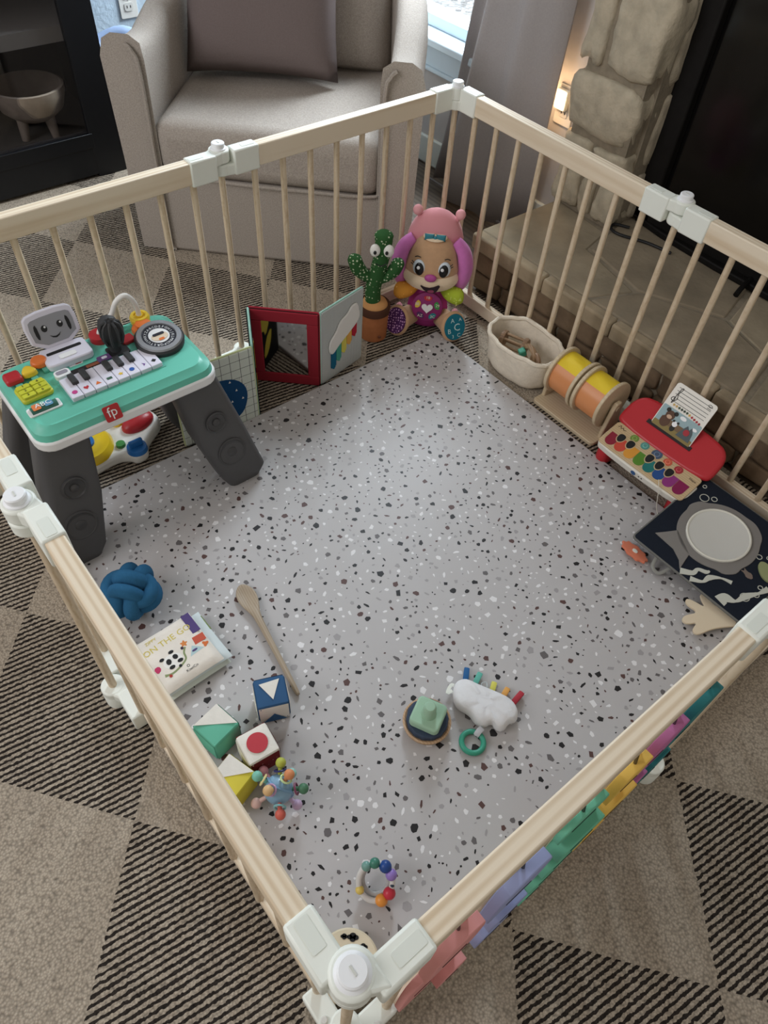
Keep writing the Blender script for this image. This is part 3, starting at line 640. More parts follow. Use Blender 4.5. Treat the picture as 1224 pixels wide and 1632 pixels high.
# ---------------------------------------------------------------- toy under the table
def busy_toy():
    c = g(175, 735, 0)
    t = thing('busy_board_toy', 'white baby toy with yellow dial, red lobe and blue knob under the teal table', 'toy', (.075, -1.188, 0), 0)
    W3 = mat((232, 230, 222), .3); BL = mat((30, 110, 190), .3)
    MB().prism(smoothpoly([(.085, -.10), (.07, -.01), (.085, .02), (.105, .03), (.10, .065), (.07, .075), (.05, .10), (.02, .145), (-.04, .14), (-.07, .09), (-.08, 0), (-.07, -.10), (0, -.14), (.06, -.13)], 2), 0, .036).build('base', W3, t, bevel=.012, seg=3)
    yd = MB().lathe([(.066, .034), (.066, .045), (.058, .056), (.040, .052), (.026, .056), (.001, .058)], 36, M=T(.01, -.055, 0)).build('yellow_dial', mat((240, 200, 20), .3), t, smooth=60)
    MB().lathe([(.024, .056), (.023, .062), (.001, .064)], 24, M=T(.01, -.055, 0)).plate(rrect(.022, .008, .003), .064, 1, T(.012, -.055) @ RZ(.4)).build('blue_badge', [BL, RED], yd)
    MB().ell((.0, .088, .038), (.030, .046, .022), 24, M=RZ(.25)).build('red_lobe', RED, t, smooth=180)
    kb = MB().lathe([(.026, .034), (.024, .046), (.001, .048)], 24, M=T(.082, .045, 0)).build('blue_knob', BL, t)
    MB().box((.082, .045, .056), (.010, .036, .022), M=None).build('grip', BL, kb, bevel=.004)
    MB().lathe([(.016, .034), (.015, .042), (.001, .043)], 12, M=T(-.03, .045, 0)).build('yellow_button', YEL, t)
    MB().lathe([(.012, .036), (.011, .044), (.001, .045)], 18, M=T(.048, .018, 0)).build('green_wheel', mat((60, 140, 60), .4), t)
    MB().lathe([(.011, .042), (.010, .05), (.001, .051)], 18, M=T(-.03, .045, 0)).build('blue_button', BL, t)
busy_toy()

# ---------------------------------------------------------------- fold-out cloth book
def cloth_book():
    H = .245
    t = thing('cloth_mirror_book', 'standing zigzag cloth book with red framed mirror, cloud page and blue spotted page', 'cloth book', (.15, -.72, 0))
    inv = t.matrix_world.inverted()
    GRID = mat((206, 214, 204), name='grid_cloth', **FAB); N, L, b = nodes(GRID)
    tc = N.new('ShaderNodeTexCoord'); sp = N.new('ShaderNodeSeparateXYZ'); L.new(tc.outputs['Object'], sp.inputs[0])
    ln = MN(N, L, 'MAXIMUM', *[MN(N, L, 'LESS_THAN', MN(N, L, 'FRACT', MN(N, L, 'ADD', MN(N, L, 'DIVIDE', sp.outputs[i], .026), 50.4)), .05) for i in (0, 1)])
    L.new(MIX(N, L, ln, lin((206, 214, 204)), lin((70, 72, 72))), b.inputs['Base Color'])
    STR = mat((186, 190, 190), name='stripe_cloth', **FAB); N, L, b = nodes(STR)
    tc = N.new('ShaderNodeTexCoord'); sp = N.new('ShaderNodeSeparateXYZ'); L.new(tc.outputs['Object'], sp.inputs[0])
    ln = MN(N, L, 'LESS_THAN', MN(N, L, 'FRACT', MN(N, L, 'ADD', MN(N, L, 'DIVIDE', sp.outputs[0], .0048), 50)), .42)
    L.new(MIX(N, L, ln, lin((206, 208, 206)), lin((140, 150, 152))), b.inputs['Base Color'])
    BLK = mat((24, 24, 26), **FAB); MINT = mat((150, 196, 180), **FAB); REDC = mat((158, 36, 50), **FAB); YC = mat((206, 190, 60), **FAB); BLUEC = mat((22, 72, 120), **FAB); WC = mat((226, 224, 220), **FAB)
    pts = [(.185, -1.03), (.202, -.818), (.062, -.742), (.190, -.606), (.158, -.440)]
    def page(i, m, back):
        a, b = pts[i], pts[i+1]; d = math.hypot(b[0]-a[0], b[1]-a[1]); ang = math.atan2(b[1]-a[1], b[0]-a[0])
        hh = H*.97 if i != 0 else .235
        # local x along the page, y up, z towards the pen inside
        M = inv @ T((a[0]+b[0])/2, (a[1]+b[1])/2, hh/2+.001) @ RZ(ang) @ RX(PI/2)
        MB().prism(rrect(d-.004, hh, .006), -.006, .005).build('page', m, t, M=M, bevel=.002).name
        MB().tube([(x, y, 0) for x, y in rrect(d-.002, hh+.001, .007)], .003, 6, True).build('page_edge', back, t, M=M)
        return M, d, hh
    M, d, h = page(0, GRID, mat((196, 204, 150), **FAB))
    MB().plate(smoothpoly([(-.075, .06), (.02, .06), (.062, .035), (.078, -.01), (.06, -.07), (.02, -.085), (-.04, -.09), (-.08, -.05)], 2), .0055, M=M @ T(.005, -.005)).build('blue_blob', BLUEC, t, smooth=0)
    mb = MB()
    for k in range(17): mb.plate([(0, .004), (-.003, -.003), (.003, -.003)], .0064, 0, M @ T(-.055+.03*(k % 5)+.015*((k//5) % 2), .04-.032*(k//5)))
    mb.build('printed_specks', WC, t, smooth=0)
    M, d, h = page(1, BLK, MINT)
    MB().plate(smoothpoly([(-.02, .09), (.02, .05), (.04, .0), (.01, .01), (0, -.02), (-.03, .02), (-.01, .05)], 1), .0055, M=M).plate(smoothpoly([(-.04, -.01), (.0, -.03), (.02, -.09), (-.01, -.08), (-.03, -.05)], 1), .0055, M=M).build('yellow_shape', YC, t, smooth=0)
    MB().plate([(x*.012, y*.012) for x, y in [(0, 1), (.25, .3), (1, .3), (.4, -.15), (.6, -.9), (0, -.4), (-.6, -.9), (-.4, -.15), (-1, .3), (-.25, .3)]], .0055, M=M @ T(.05, .03)).build('white_star', WC, t, smooth=0)
    M, d, h = page(2, BLK, REDC)
    w = d-.006
    fr = MB()
    for c, s in (((0, h/2-.017, .006), (w, .032, .006)), ((0, -h/2+.017, .006), (w, .032, .006)), ((-w/2+.015, 0, .006), (.030, h-.0665, .006)), ((w/2-.015, 0, .006), (.030, h-.0665, .006))): fr.box(c, s)
    fr.build('mirror_frame', REDC, t, M=M, bevel=.002)
    MB().prism(rrect(w-.05, h-.055, .012), .005, .0062).build('mirror', mat((205, 205, 205), .06, 'mirror_foil', metal=1), t, M=M, smooth=0)
    M, d, h = page(3, STR, MINT)
    cl = smoothpoly([(-.06, -.02), (-.055, .012), (-.03, .03), (-.015, .058), (.015, .066), (.03, .085), (.055, .085), (.062, .06), (.066, .04), (.06, .022), (.02, -.0), (-.02, -.02), (-.045, -.04)], 2)
    MB().prism(cl, .005, .011).build('cloud_patch', WC, t, M=M @ T(0, .005), bevel=.003)
    for k, c in enumerate(((24, 104, 140), (70, 160, 140), (216, 204, 80), (226, 164, 70), (190, 36, 54))):
        MB().prism([(-.009, .045), (.009, .045), (.010, -.022), (.002, -.034), (-.010, -.024)], .0055, .008, M=T(-.038+.021*k, -.055+.017*k)).build('ribbon', mat(c, **FAB), t, M=M)
cloth_book()

# ---------------------------------------------------------------- cactus
def dotted(c, dot, scale, thr, name):
    m = mat(c, name=name, **FAB); N, L, b = nodes(m)
    tc = N.new('ShaderNodeTexCoord'); v = N.new('ShaderNodeTexVoronoi'); v.inputs['Scale'].default_value = scale; v.inputs['Randomness'].default_value = .5; L.new(tc.outputs['Object'], v.inputs['Vector'])
    L.new(MIX(N, L, MN(N, L, 'LESS_THAN', v.outputs['Distance'], thr), lin(c), lin(dot)), b.inputs['Base Color']); return m
def cactus():
    t = thing('cactus_toy', 'green speckled plush cactus with big eyes in a brown pot', 'toy', (.098, -.345, 0), PI/4+.12)
    CG = dotted((46, 92, 46), (196, 206, 170), 105, .27, 'cactus_plush')
    POT = mat((176, 104, 60), name='pot_plush', noise=.06, nscale=60, **FAB); RIM = mat((84, 52, 38), **FAB)
    p = MB().lathe([(.036, 0), (.040, .004), (.043, .085), (.043, .09)], 28).build('pot', POT, t)
    MB().lathe([(.043, .088), (.046, .09), (.047, .112), (.044, .116), (.038, .112)], 28).build('pot_rim', RIM, p, smooth=50)
    MB().lathe([(.041, .108), (.034, .122), (.018, .128), (.001, .13)], 24).build('soil', mat((206, 146, 86), **FAB), p, smooth=60)
    st = spline([(-.004, 0, .11), (-.007, 0, .16), (.002, 0, .21), (.012, 0, .26), (.016, 0, .30), (.016, 0, .328)], 5); k = len(st)
    st = st+[Vector((.016, 0, .334)), Vector((.016, 0, .3385)), Vector((.016, 0, .341))]; k = len(st)
    r = [.021, .0215]+[.0225+.006*max(0, (i-k*.55)/(k*.45)) for i in range(k-6)]+[.0265, .023, .017, .008]
    b = MB().tube(st, r[:k], 18).build('stem', CG, t, smooth=60)
    for s, pts, rr in ((-1, [(-.005, 0, .195), (-.03, 0, .205), (-.052, 0, .228), (-.062, 0, .256), (-.0635, 0, .266)], [.014, .017, .021, .020, .009]), (1, [(.005, 0, .19), (.03, 0, .205), (.050, -.004, .228), (.060, -.004, .252), (.062, -.004, .262)], [.013, .016, .019, .0185, .008])):
        q = spline(pts, 4); R2 = []
        for i in range(len(q)): f = i/4; a = min(int(f), len(rr)-2); R2.append(rr[a]+(rr[a+1]-rr[a])*(f-a))
        MB().tube(q, R2, 16).build('arm', CG, t, smooth=60)
    for s in (-1, 1):
        e = MB().ell((.012+s*.0185, -.021, .296), (.0145, .010, .0185), 18).build('eye', mat((232, 230, 224), .5), t, smooth=180)
        MB().ell((.012+s*.016-.003, -.0315, .295), (.0045, .0025, .006), 12).build('pupil', BLACK, e, smooth=180)
    MB().tube(spline([(-.004, -.0305, .262), (.012, -.0325, .256), (.026, -.0305, .263)], 5), .0015, 6).build('mouth', BLACK, t)
    MB().lathe([(.005, 0), (.004, .002)], 12, M=T(.018, -.041, .024) @ RX(PI/2)).build('button', mat((120, 66, 40), .5), p)
cactus()

# ---------------------------------------------------------------- plush puppy
def puppy():
    t = thing('plush_puppy', 'pink and tan plush puppy with a blue hair bow sitting in the corner', 'plush toy', (.133, -.163, .004), PI/4)
    sm = dict(smooth=180)
    TAN = mat((196, 152, 112), name='tan_plush', noise=.05, nscale=80, sheen=.3, **FAB); CRM = mat((232, 206, 172), name='cream_plush', sheen=.3, **FAB); PNK = mat((208, 110, 186), name='orchid_plush', noise=.06, nscale=60, sheen=.3, **FAB)
    ROSE = mat((222, 142, 150), name='rose_plush', sheen=.3, **FAB); MAG = mat((196, 60, 150), name='magenta_plush', **FAB)
    MB().lathe([(.03, 0), (.056, .008), (.062, .05), (.052, .10), (.034, .145), (.02, .16)], 28, sy=.85).build('body', MAG, t, **sm)
    # hood behind the head
    hd = MB().ell((0, .035, .245), (.082, .055, .098), 28).build('hood', ROSE, t, **sm)
    for x, z in ((-.054, .330), (.060, .328)):
        MB().cyl((x*.82, .035, z-.03), (x, .032, z), .007, .006, 10).build('antenna_stalk', ROSE, hd); MB().ell((x*1.05, .032, z+.006), .0145, 16).build('antenna_ball', mat((232, 160, 166), **FAB), hd, **sm)
    # head with a wide cheeky muzzle
    V = []; n = 32; kk = 18
    mb = MB()
    for i in range(kk+1):
        v = -1+2*i/kk; rr = math.sqrt(max(0, 1-v*v)); wid = .070+.014*math.exp(-((v+.38)/.35)**2); z = .215+v*.080
        for j in range(n):
            a = 2*PI*j/n; V.append((wid*rr*math.cos(a), -.012+(.056+.010*math.exp(-((v+.4)/.4)**2)*(1 if math.sin(a) < 0 else 0))*rr*math.sin(a), z))
    F = [(i*n+j, i*n+(j+1) % n, (i+1)*n+(j+1) % n, (i+1)*n+j) for i in range(kk) for j in range(n)]
    he_ = mb.add(V, F).build('head', TAN, t, **sm)
    MB().ell((0, -.026, .172), (.082, .053, .044), 28).build('muzzle', CRM, he_, **sm)
    MB().ell((0, -.0155, .288), (.034, .03, .006), 20).build('forehead_patch', CRM, he_, **sm)
    for s in (-1, 1):
        q = spline([(s*.060, .0, .272), (s*.085, -.008, .245), (s*.096, -.012, .205), (s*.094, -.012, .165), (s*.088, -.010, .14)], 4); rad = [.012+.017*math.sin(min(1, .15+i/(len(q)-1)*.9)*PI*.78) for i in range(len(q))]
        MB().tube(q, rad, 16, flat=.75).build('ear', PNK, t, smooth=80)
        ey = MB().ell((s*.036, -.0610, .214), (.0190, .009, .0255), 20, M=RZ(s*.35)).build('eye', mat((206, 218, 228), .3), he_, **sm)
        MB().ell((s*.035, -.0668, .2135), (.0138, .0062, .0205), 18, M=RZ(s*.3)).build('pupil', mat((22, 22, 24), .2), he_, **sm); MB().ell((s*.034-.0035, -.0728, .2205), (.0050, .002, .0056), 12).build('eye_glint', WHITE2, he_, **sm)
        MB().tube(spline([(s*.050, -.054, .243), (s*.042, -.058, .248), (s*.034, -.0605, .246)], 4), .0014, 6).build('eyebrow', BLACK, he_)
        MB().tube([(s*.050, -.0585, .225), (s*.058, -.055, .232)], .0012, 5).tube([(s*.051, -.058, .219), (s*.060, -.054, .224)], .0012, 5).build('eyelash', BLACK, he_)
    MB().ell((0, -.0770, .194), (.0175, .009, .0115), 18).build('nose', mat((186, 70, 150), .5), he_, **sm)
    MB().prism(smoothpoly([(-.024, .006), (-.012, -.001), (.004, -.002), (.026, .012), (.016, -.013), (.002, -.016), (-.010, -.010)], 1), 0, .004, M=T(0, -.0785, .166) @ RX(PI/2+.12) @ Matrix.Diagonal((1.25, 1.25, 1, 1))).build('mouth', mat((40, 22, 30), .6), he_)
    MB().plate(smoothpoly([(-.006, -.008), (.010, -.004), (.012, -.012), (.0, -.014)], 1), .0042, M=T(0, -.0785, .166) @ RX(PI/2+.12) @ Matrix.Diagonal((1.25, 1.25, 1, 1))).build('tongue', mat((150, 60, 90), .6), he_)
    BOW = mat((46, 130, 146), .7)
    bw_ = MB().ell((0, -.032, .292), (.006, .006, .006), 12).build('bow_knot', BOW, t, **sm)
    for s in (-1, 1): MB().pillow(.028, .020, .010, M=T(s*.016, -.032, .294) @ RX(PI/2), e=2, n=8).build('bow_loop', BOW, bw_, **sm)
    # arms
    for s, c, nm in ((-1, (226, 148, 48), 'orange giraffe spotted arm'), (1, (170, 190, 44), 'lime arm printed with numbers')):
        m = dotted(c, tuple(min(255, q+34) for q in c), 90, .22, 'arm_plush_%d' % s)
        a = MB().tube(spline([(s*.038, -.02, .135), (s*.064, -.035, .125), (s*.088, -.040, .120), (s*.102, -.038, .118)], 4), [.014, .016, .019, .022, .0235, .0245, .025, .0255, .025, .023, .020, .016, .006], 16).build('arm', m, t, smooth=80, label=nm)
        if s > 0:
            tx = MB()
            for ch_, x, z in (('2', .078, .122), ('6', .094, .126), ('1', .066, .126), ('5', .084, .108)): tx.text(ch_, .016, 0, T(x, -.0635, z) @ RX(PI/2))
            tx.build('lettering', mat((214, 226, 110), .8), a, smooth=0)
    for s, c, c2 in ((-1, (84, 40, 96), (206, 150, 200)), (1, (24, 110, 132), (190, 220, 220))):
        l = MB().tube(spline([(s*.03, -.01, .034), (s*.058, -.045, .036), (s*.080, -.078, .042)], 4), [.026, .027, .028, .029, .030, .031, .033, .034, .034][:9], 18).build('leg', TAN, t, smooth=80)
        d = Vector((s*.40, -.80, .42)).normalized(); M = T(s*.084, -.083, .044) @ frame(d, (1, 0, 0))
        MB().ell((0, 0, 0), (.040, .046, .016), 24).build('foot', TAN, l, M=M, smooth=180)
        pd = MB().prism(circ(.033, 28, .039), .010, .0165, top=.95).build('foot_pad', dotted(c, c2, 130, .30, 'pad_%d' % s) if s < 0 else mat(c, **FAB), l, M=M)
        if s > 0:
            tx = MB()
            for ch_, x, y, z in (('C', .005, .0, .03), ('B', -.018, -.014, .02), ('A', -.012, .018, .018), ('A', .012, .024, .014), ('C', .014, -.022, .016), ('3', -.004, -.028, .014)): tx.text(ch_, z, 0, T(x, y, .0168) @ RZ(.2))
            o = tx.build('lettering', mat(c2, .8), l, M=M, smooth=0)
        MB().ell((0, 0, 0), (.012, .02, .018), 12).build('heel_tuft', ROSE, l, M=T(s*.085, -.03, .05), smooth=180)
    # round heart badge on the tummy
    Mb = T(0, -.0535, .082) @ RX(PI/2-.18)
    bd = MB().lathe([(.046, -.006), (.046, .003), (.042, .006), (.001, .008)], 36, M=Mb).build('badge', mat((150, 36, 110), .6), t, smooth=50)
    hp = [(.0165*math.sin(a)**3, .001*(13*math.cos(a)-5*math.cos(2*a)-2*math.cos(3*a)-math.cos(4*a))) for a in [2*PI*i/28 for i in range(28)]]
    MB().prism([(x*1.02, y*1.0) for x, y in hp], .006, .0115, M=Mb).build('heart', mat((236, 234, 232), .4), bd, bevel=.001)
    for k, c in enumerate(((206, 50, 60), (60, 150, 70), (30, 130, 140), (90, 40, 100), (232, 196, 60))):
        a = PI/2-k*2*PI/5; pz = MB().prism(smoothpoly([(.024*math.cos(a+q)*f, .024*math.sin(a+q)*f) for q, f in ((-.38, 1), (.38, 1), (.36, 1.62), (-.36, 1.62))], 1), .0055, .0082, M=Mb).build('badge_patch', mat(c, .7), bd)
        MB().text('123A8'[k]+'B9CZ'[k % 4], .012, 0, Mb @ T(.032*math.cos(a), .032*math.sin(a), .0086)).build('lettering', mat((236, 226, 206), .7), pz if False else bd, smooth=0)
puppy()

# ---------------------------------------------------------------- right side: basket, drum, toy piano, navy panel
def basket():
    t = thing('rope_basket', 'oval cream fabric basket holding wooden rattles against the right fence', 'basket', (.472, -.092, 0))
    CR = mat((226, 214, 194), name='cream_canvas', noise=.06, nscale=60, bump=.4, bscale=160, **FAB)
    n = 48; prof = [(.60, .004), (.86, .004), (.90, .018), (.95, .052), (1.0, .088), (1.02, .099), (1.0, .107), (.955, .105), (.91, .08), (.86, .03), (.80, .012), (.2, .010)]
    V = []; F = []; R = random.Random(5)
    for k, (f, z) in enumerate(prof):
        for i in range(n):
            a = 2*PI*i/n; c, s = math.cos(a), math.sin(a); e = 2.4
            x = .118*f*abs(c)**(2/e)*(1 if c > 0 else -1); y = .078*f*abs(s)**(2/e)*(1 if s > 0 else -1)
            w = .0022*math.sin(7*a+k)+.0016*math.sin(13*a+2*k)
            V.append((x+w*c, y+w*s, z+(.0025*math.sin(4*a) if k > 3 else 0)))
    for k in range(len(prof)-1): F += [(k*n+i, k*n+(i+1) % n, (k+1)*n+(i+1) % n, (k+1)*n+i) for i in range(n)]
    F += [tuple(range(n-1, -1, -1)), tuple((len(prof)-1)*n+i for i in range(n))]
    o = MB().add(V, F).build('basket_wall', CR, t, smooth=80, sub=1)
    MB().tube([(V[6*n+i][0]*.985, V[6*n+i][1]*.985, V[6*n+i][2]-.001) for i in range(n)], .0065, 8, True).build('rolled_rim', CR, t)
    W1 = wood((152, 118, 86), (124, 92, 64), 'rattle_wood', 2); W2 = wood((168, 136, 102), (140, 108, 76), 'rattle_wood_light', 2)
    r = thing('cage_rattle', 'wooden cage rattle lying at the far end inside the cream basket', 'rattle', (.430, -.088, .056), .35)
    for x in (-.034, .034): MB().lathe([(.026, -.006), (.028, 0), (.026, .006), (.001, .007)], 22, M=T(x, 0, .012) @ RY(PI/2)).build('end_disc', W1, r, smooth=40)
    for k in range(6): a = k*PI/3+.3; MB().cyl((-.034, .02*math.cos(a), .012+.02*math.sin(a)), (.034, .02*math.cos(a), .012+.02*math.sin(a)), .0035, n=8).build('bar', W2, r)
    r = thing('ring_rattle', 'wooden ring rattle with a turquoise bead inside the cream basket', 'rattle', (.500, -.098, .054), -.45)
    MB().tube([(.026*math.cos(a), .006*math.cos(a), .020+.026*math.sin(a)) for a in [2*PI*i/24 for i in range(24)]], .008, 10, True).build('ring', W2, r)
    MB().tube([(.03+.022*math.cos(a), .008, .018+.022*math.sin(a)) for a in [2*PI*i/24 for i in range(24)]], .007, 10, True).build('ring', W1, r)
    MB().prism(rrect(.020, .020, .004), -.010, .010, M=T(-.012, -.018, .024) @ RX(.4)).build('bead', mat((60, 160, 130), .5), r, bevel=.003)
    MB().ell((.040, .004, .004), (.020, .016, .012), 18).build('handle', W1, r, smooth=180)
basket()
def drum():
    t = thing('spinning_drum', 'wooden spinning drum toy with yellow and orange panels beside the basket', 'toy', (.703, -.095, 0))
    MB().prism(rrect(.222, .125, .012), 0, .012, M=T(0, -.004)).build('base_board', PLY, t, bevel=.002)
    zc, r = .102, .068
    for s in (-1, 1):
        MB().prism([(-.032, 0), (.032, 0), (.030, .03), (.018, .09), (.010, .112), (-.010, .112), (-.018, .09), (-.030, .03)], -.006, .006, M=T(s*.104, 0, .010) @ RZ(PI/2) @ RX(PI/2)).build('upright', PLY, t, bevel=.003)
    for k, (x0, x1) in enumerate(((-.092, -.004), (.004, .092))):
        dr = MB().lathe([(r, -.005), (r, .005)], 40, M=T(x0+.004, 0, zc) @ RY(PI/2)).build('drum_disc', PLY, t, bevel=.002)
        MB().lathe([(r, -.005), (r, .005)], 40, M=T(x1-.004, 0, zc) @ RY(PI/2)).build('drum_disc', PLY, t, bevel=.002)
        cols = [(238, 204, 30), (60, 130, 190), (200, 60, 60), (222, 140, 82)]
        for q in range(4):
            m = MB(); a0 = math.radians((134 if k == 0 else 128)-q*90); V = []
            for i in range(7):
                a = a0-i*PI/12
                for rr in (.058, .055): V += [(x0+.008, rr*math.cos(a)*-1*-1, zc+rr*math.sin(a)), (x1-.008, rr*math.cos(a), zc+rr*math.sin(a))]
            F = []
            for i in range(6):
                b = i*4; F += [(b, b+1, b+5, b+4), (b+2, b+6, b+7, b+3)]
            m.add(V, F).build('color_panel', mat(cols[(q+0) % 4], .35), t, smooth=60)
    MB().cyl((-.112, 0, zc), (.112, 0, zc), .007, n=14).build('axle', PLY, t)
drum()
PRED = mat((200, 34, 44), .38, 'piano_red')
def piano():
    t = thing('toy_piano', 'red toy piano with a wooden deck of coloured touch keys by the right fence', 'toy piano', M=T(.972, -.112, 0) @ RZ(.02) @ Matrix.Scale(1.06, 4))
    # local x along keyboard, -y to the player
    # deck: white tray with wooden panel, tilted slightly to the front
    Md = T(0, -.046, .082) @ RX(math.radians(14))
    MB().prism(smoothpoly([(-.125, -.034), (-.11, -.042), (0, -.045), (.11, -.042), (.125, -.034), (.125, .036), (-.125, .036)], 1), -.024, -.002, M=Md).build('tray', mat((228, 224, 212), .4), t, bevel=.003)
    dk = MB().prism(rrect(.244, .078, .008), -.002, .003, M=Md).build('deck', wood((206, 178, 134), (190, 160, 116), 'deck_wood', 2), t, bevel=.001)
    cols = [(150, 24, 50), (214, 66, 44), (226, 150, 40), (84, 140, 34), (20, 120, 116), (26, 76, 150), (150, 44, 130), (142, 16, 80)]
    key = [(-.0137, .018), (.0137, .018)]+[(.0137*math.cos(-PI*i/10), -.004+.0145*math.sin(-PI*i/10)) for i in range(11)]
    for i, c in enumerate(cols):
        MB().plate(key, .0032, M=Md @ T(-.099+.0282*i, -.014)).build('color_key', mat(c, .5), dk, smooth=0)
    blk = smoothpoly([(-.009, .012), (.009, .012), (.009, -.006), (0, -.014), (-.009, -.006)], 2)
    for i in (.5, 1.5, 3.5, 4.5, 5.5): MB().plate([(x*1.22, y*1.22) for x, y in blk], .0036, 1, Md @ T(-.099+.0282*i, .002)).plate(blk, .0042, 0, Md @ T(-.099+.0282*i, .002)).build('black_key', [BLACK, mat((206, 178, 134), .6)], dk, smooth=0)
    for i, c in enumerate(((110, 140, 50), (80, 150, 140), (70, 90, 120), (214, 90, 60), (176, 40, 50))):
        x = -.062+.031*i+(.004 if i > 1 else 0); r = .0105 if i != 2 else .013
        MB().plate(circ(r, 22), .0032, 0, Md @ T(x, .0235)).plate(circ(r*.55, 18), .0040, 1, Md @ T(x, .0235)).plate(circ(r*.42, 18), .0048, 0, Md @ T(x, .0235)).build('touch_button', [mat(c, .5), mat(tuple(min(255, q+60) for q in c), .5)], dk, smooth=0)
    MB().tube(spline([tuple(Md @ Vector(p)) for p in ((-.112, .024, .0033), (-.108, .031, .0033), (-.104, .024, .0033), (-.100, .029, .0033), (-.096, .024, .0033), (-.090, .027, .0033))], 4), .0007, 5).text('Hape', .0085, 0, Md @ T(.106, .022, .0034)).build('lettering', mat((70, 50, 36), .6), dk, smooth=0)
    sw = MB().prism(circ(.0065, 18), 0, .003, M=Md @ T(-.006, -.0425, -.012) @ RX(PI/2)).build('switch', mat((40, 90, 150), .4), t)
    MB().prism(circ(.0022, 10), 0, .002, M=Md @ T(.010, -.0425, -.012) @ RX(PI/2)).prism(circ(.0022, 10), 0, .002, M=Md @ T(.018, -.0425, -.012) @ RX(PI/2)).build('indicator', BLACK, t)
    # curved red body rising behind the deck
    prof = smoothpoly([(-.128, -.004), (.128, -.004), (.134, .03), (.128, .080), (.09, .100), (-.09, .100), (-.128, .080), (-.134, .03)], 2)
    Mb = T(0, -.012, .092) @ RX(math.radians(33))
    MB().prism(prof, -.014, .004, M=Mb).build('back_board', PRED, t, bevel=.008, seg=3)
    MB().box((-.0, .035, .055), (.20, .03, .10)).build('back_brace', PRED, t, bevel=.006)
    for s in (-1, 1):
        MB().prism(smoothpoly([(-.016, -.062), (.016, -.062), (.018, -.02), (.018, .05), (-.018, .05), (-.018, -.02)], 1), 0, .060, M=T(s*.105, -.012, 0)).build('leg', PRED, t, bevel=.006)
    MB().box((0, 0, 0), (.124, .010, .008), M=T(-.008, .0235, .1175) @ RX(.57)).build('card_slot', mat((40, 30, 32), .6), t)
    MB().tube(spline([(.055, -.085, .090), (.07, -.095, .07), (.085, -.1, .03), (.10, -.105, .016)], 5), .001, 5).build('string', mat((220, 214, 200), .7), t)
    # music card
    Mc = T(.964, -.088, .123) @ RZ(.02) @ RX(math.radians(60))
    c = thing('music_card', 'white music card with staff lines and animal picture on the red toy piano', 'card', M=Mc @ T(0, 0, 0))
    MB().prism(rrect(.116, .122, .008), 0, .002, M=T(0, .061)).build('card', mat((236, 232, 222), .5), c)
    MB().plate(rrect(.112, .058, .004), .002, M=T(0, .033)).build('sky_print', mat((150, 180, 186), .6), c, smooth=0)
    MB().plate(rrect(.112, .016, .003), .0028, M=T(0, .011)).plate(rrect(.07, .018, .002), .0026, 1, T(-.008, .026)).build('ground_print', [mat((140, 120, 60), .6), mat((120, 92, 60), .6)], c, smooth=0)
    mb = MB()
    for k in range(5): mb.plate([(-.048, .076+.0088*k), (.048, .076+.0088*k), (.048, .077+.0088*k), (-.048, .077+.0088*k)], .002)
    mb.tube(spline([(-.044, .070, .0022), (-.040, .078, .0022), (-.045, .086, .0022), (-.050, .080, .0022), (-.044, .076, .0022), (-.036, .084, .0022), (-.040, .096, .0022), (-.036, .112, .0022), (-.041, .108, .0022), (-.044, .070, .0022)], 5), .0009, 5)
    mb.tube([(.041+.005*math.cos(q), .113+.003*math.sin(q), .0022) for q in [2*PI*i/14 for i in range(14)]], .0006, 4, True); mb.tube([(.036, .106, .0022), (.047, .106, .0022)], .0006, 4); mb.build('staff_print', BLACK, c, smooth=0)
    for k in range(11): MB().plate([(0, .0036), (.0036, 0), (0, -.0036), (-.0036, 0)], .0024, M=T(-.034+.0078*k, .070-(.0 if k < 5 else .0012*(k-5)))).build('note', mat([(206, 170, 90), (206, 170, 90), (50, 80, 50), (40, 60, 44), (40, 60, 44), (60, 80, 50), (220, 170, 70), (190, 40, 50), (180, 30, 44), (180, 30, 44), (170, 30, 50)][k], .6), c, smooth=0)
    BR = mat((96, 66, 48), .7); DK = mat((44, 44, 40), .7)
    MB().plate(circ(.012, 20), .0034, 0, T(-.026, .044)).plate(circ(.0055, 14), .0034, 1, T(-.037, .054)).plate(circ(.0055, 14), .0034, 1, T(-.015, .054)).plate(circ(.013, 20, .015), .0032, 0, T(-.030, .026)).plate(circ(.007, 16, .005), .0042, 2, T(-.026, .040)).build('bear_print', [BR, DK, mat((206, 170, 140), .7)], c, smooth=0)
    MB().plate(circ(.007, 16), .0036, 0, T(-.004, .032)).plate(circ(.0065, 16, .008), .0034, 1, T(-.004, .020)).plate(circ(.003, 10), .0040, 1, T(-.010, .038)).plate(circ(.003, 10), .0040, 1, T(.002, .038)).build('panda_print', [WHITE2, DK], c, smooth=0)
    MB().plate([(.012, .012), (.05, .012), (.046, .034), (.038, .048), (.034, .038), (.026, .046), (.020, .034)], .0034, 0).plate(circ(.008, 14), .0042, 1, T(.032, .030)).build('hedgehog_print', [mat((84, 96, 100), .7), mat((180, 50, 60), .7)], c, smooth=0)
    MB().plate(circ(.009, 16, .005), .0030, M=T(.006, .054)).plate(circ(.007, 16, .004), .0030, M=T(.044, .046)).build('cloud_print', WHITE2, c, smooth=0)
piano()
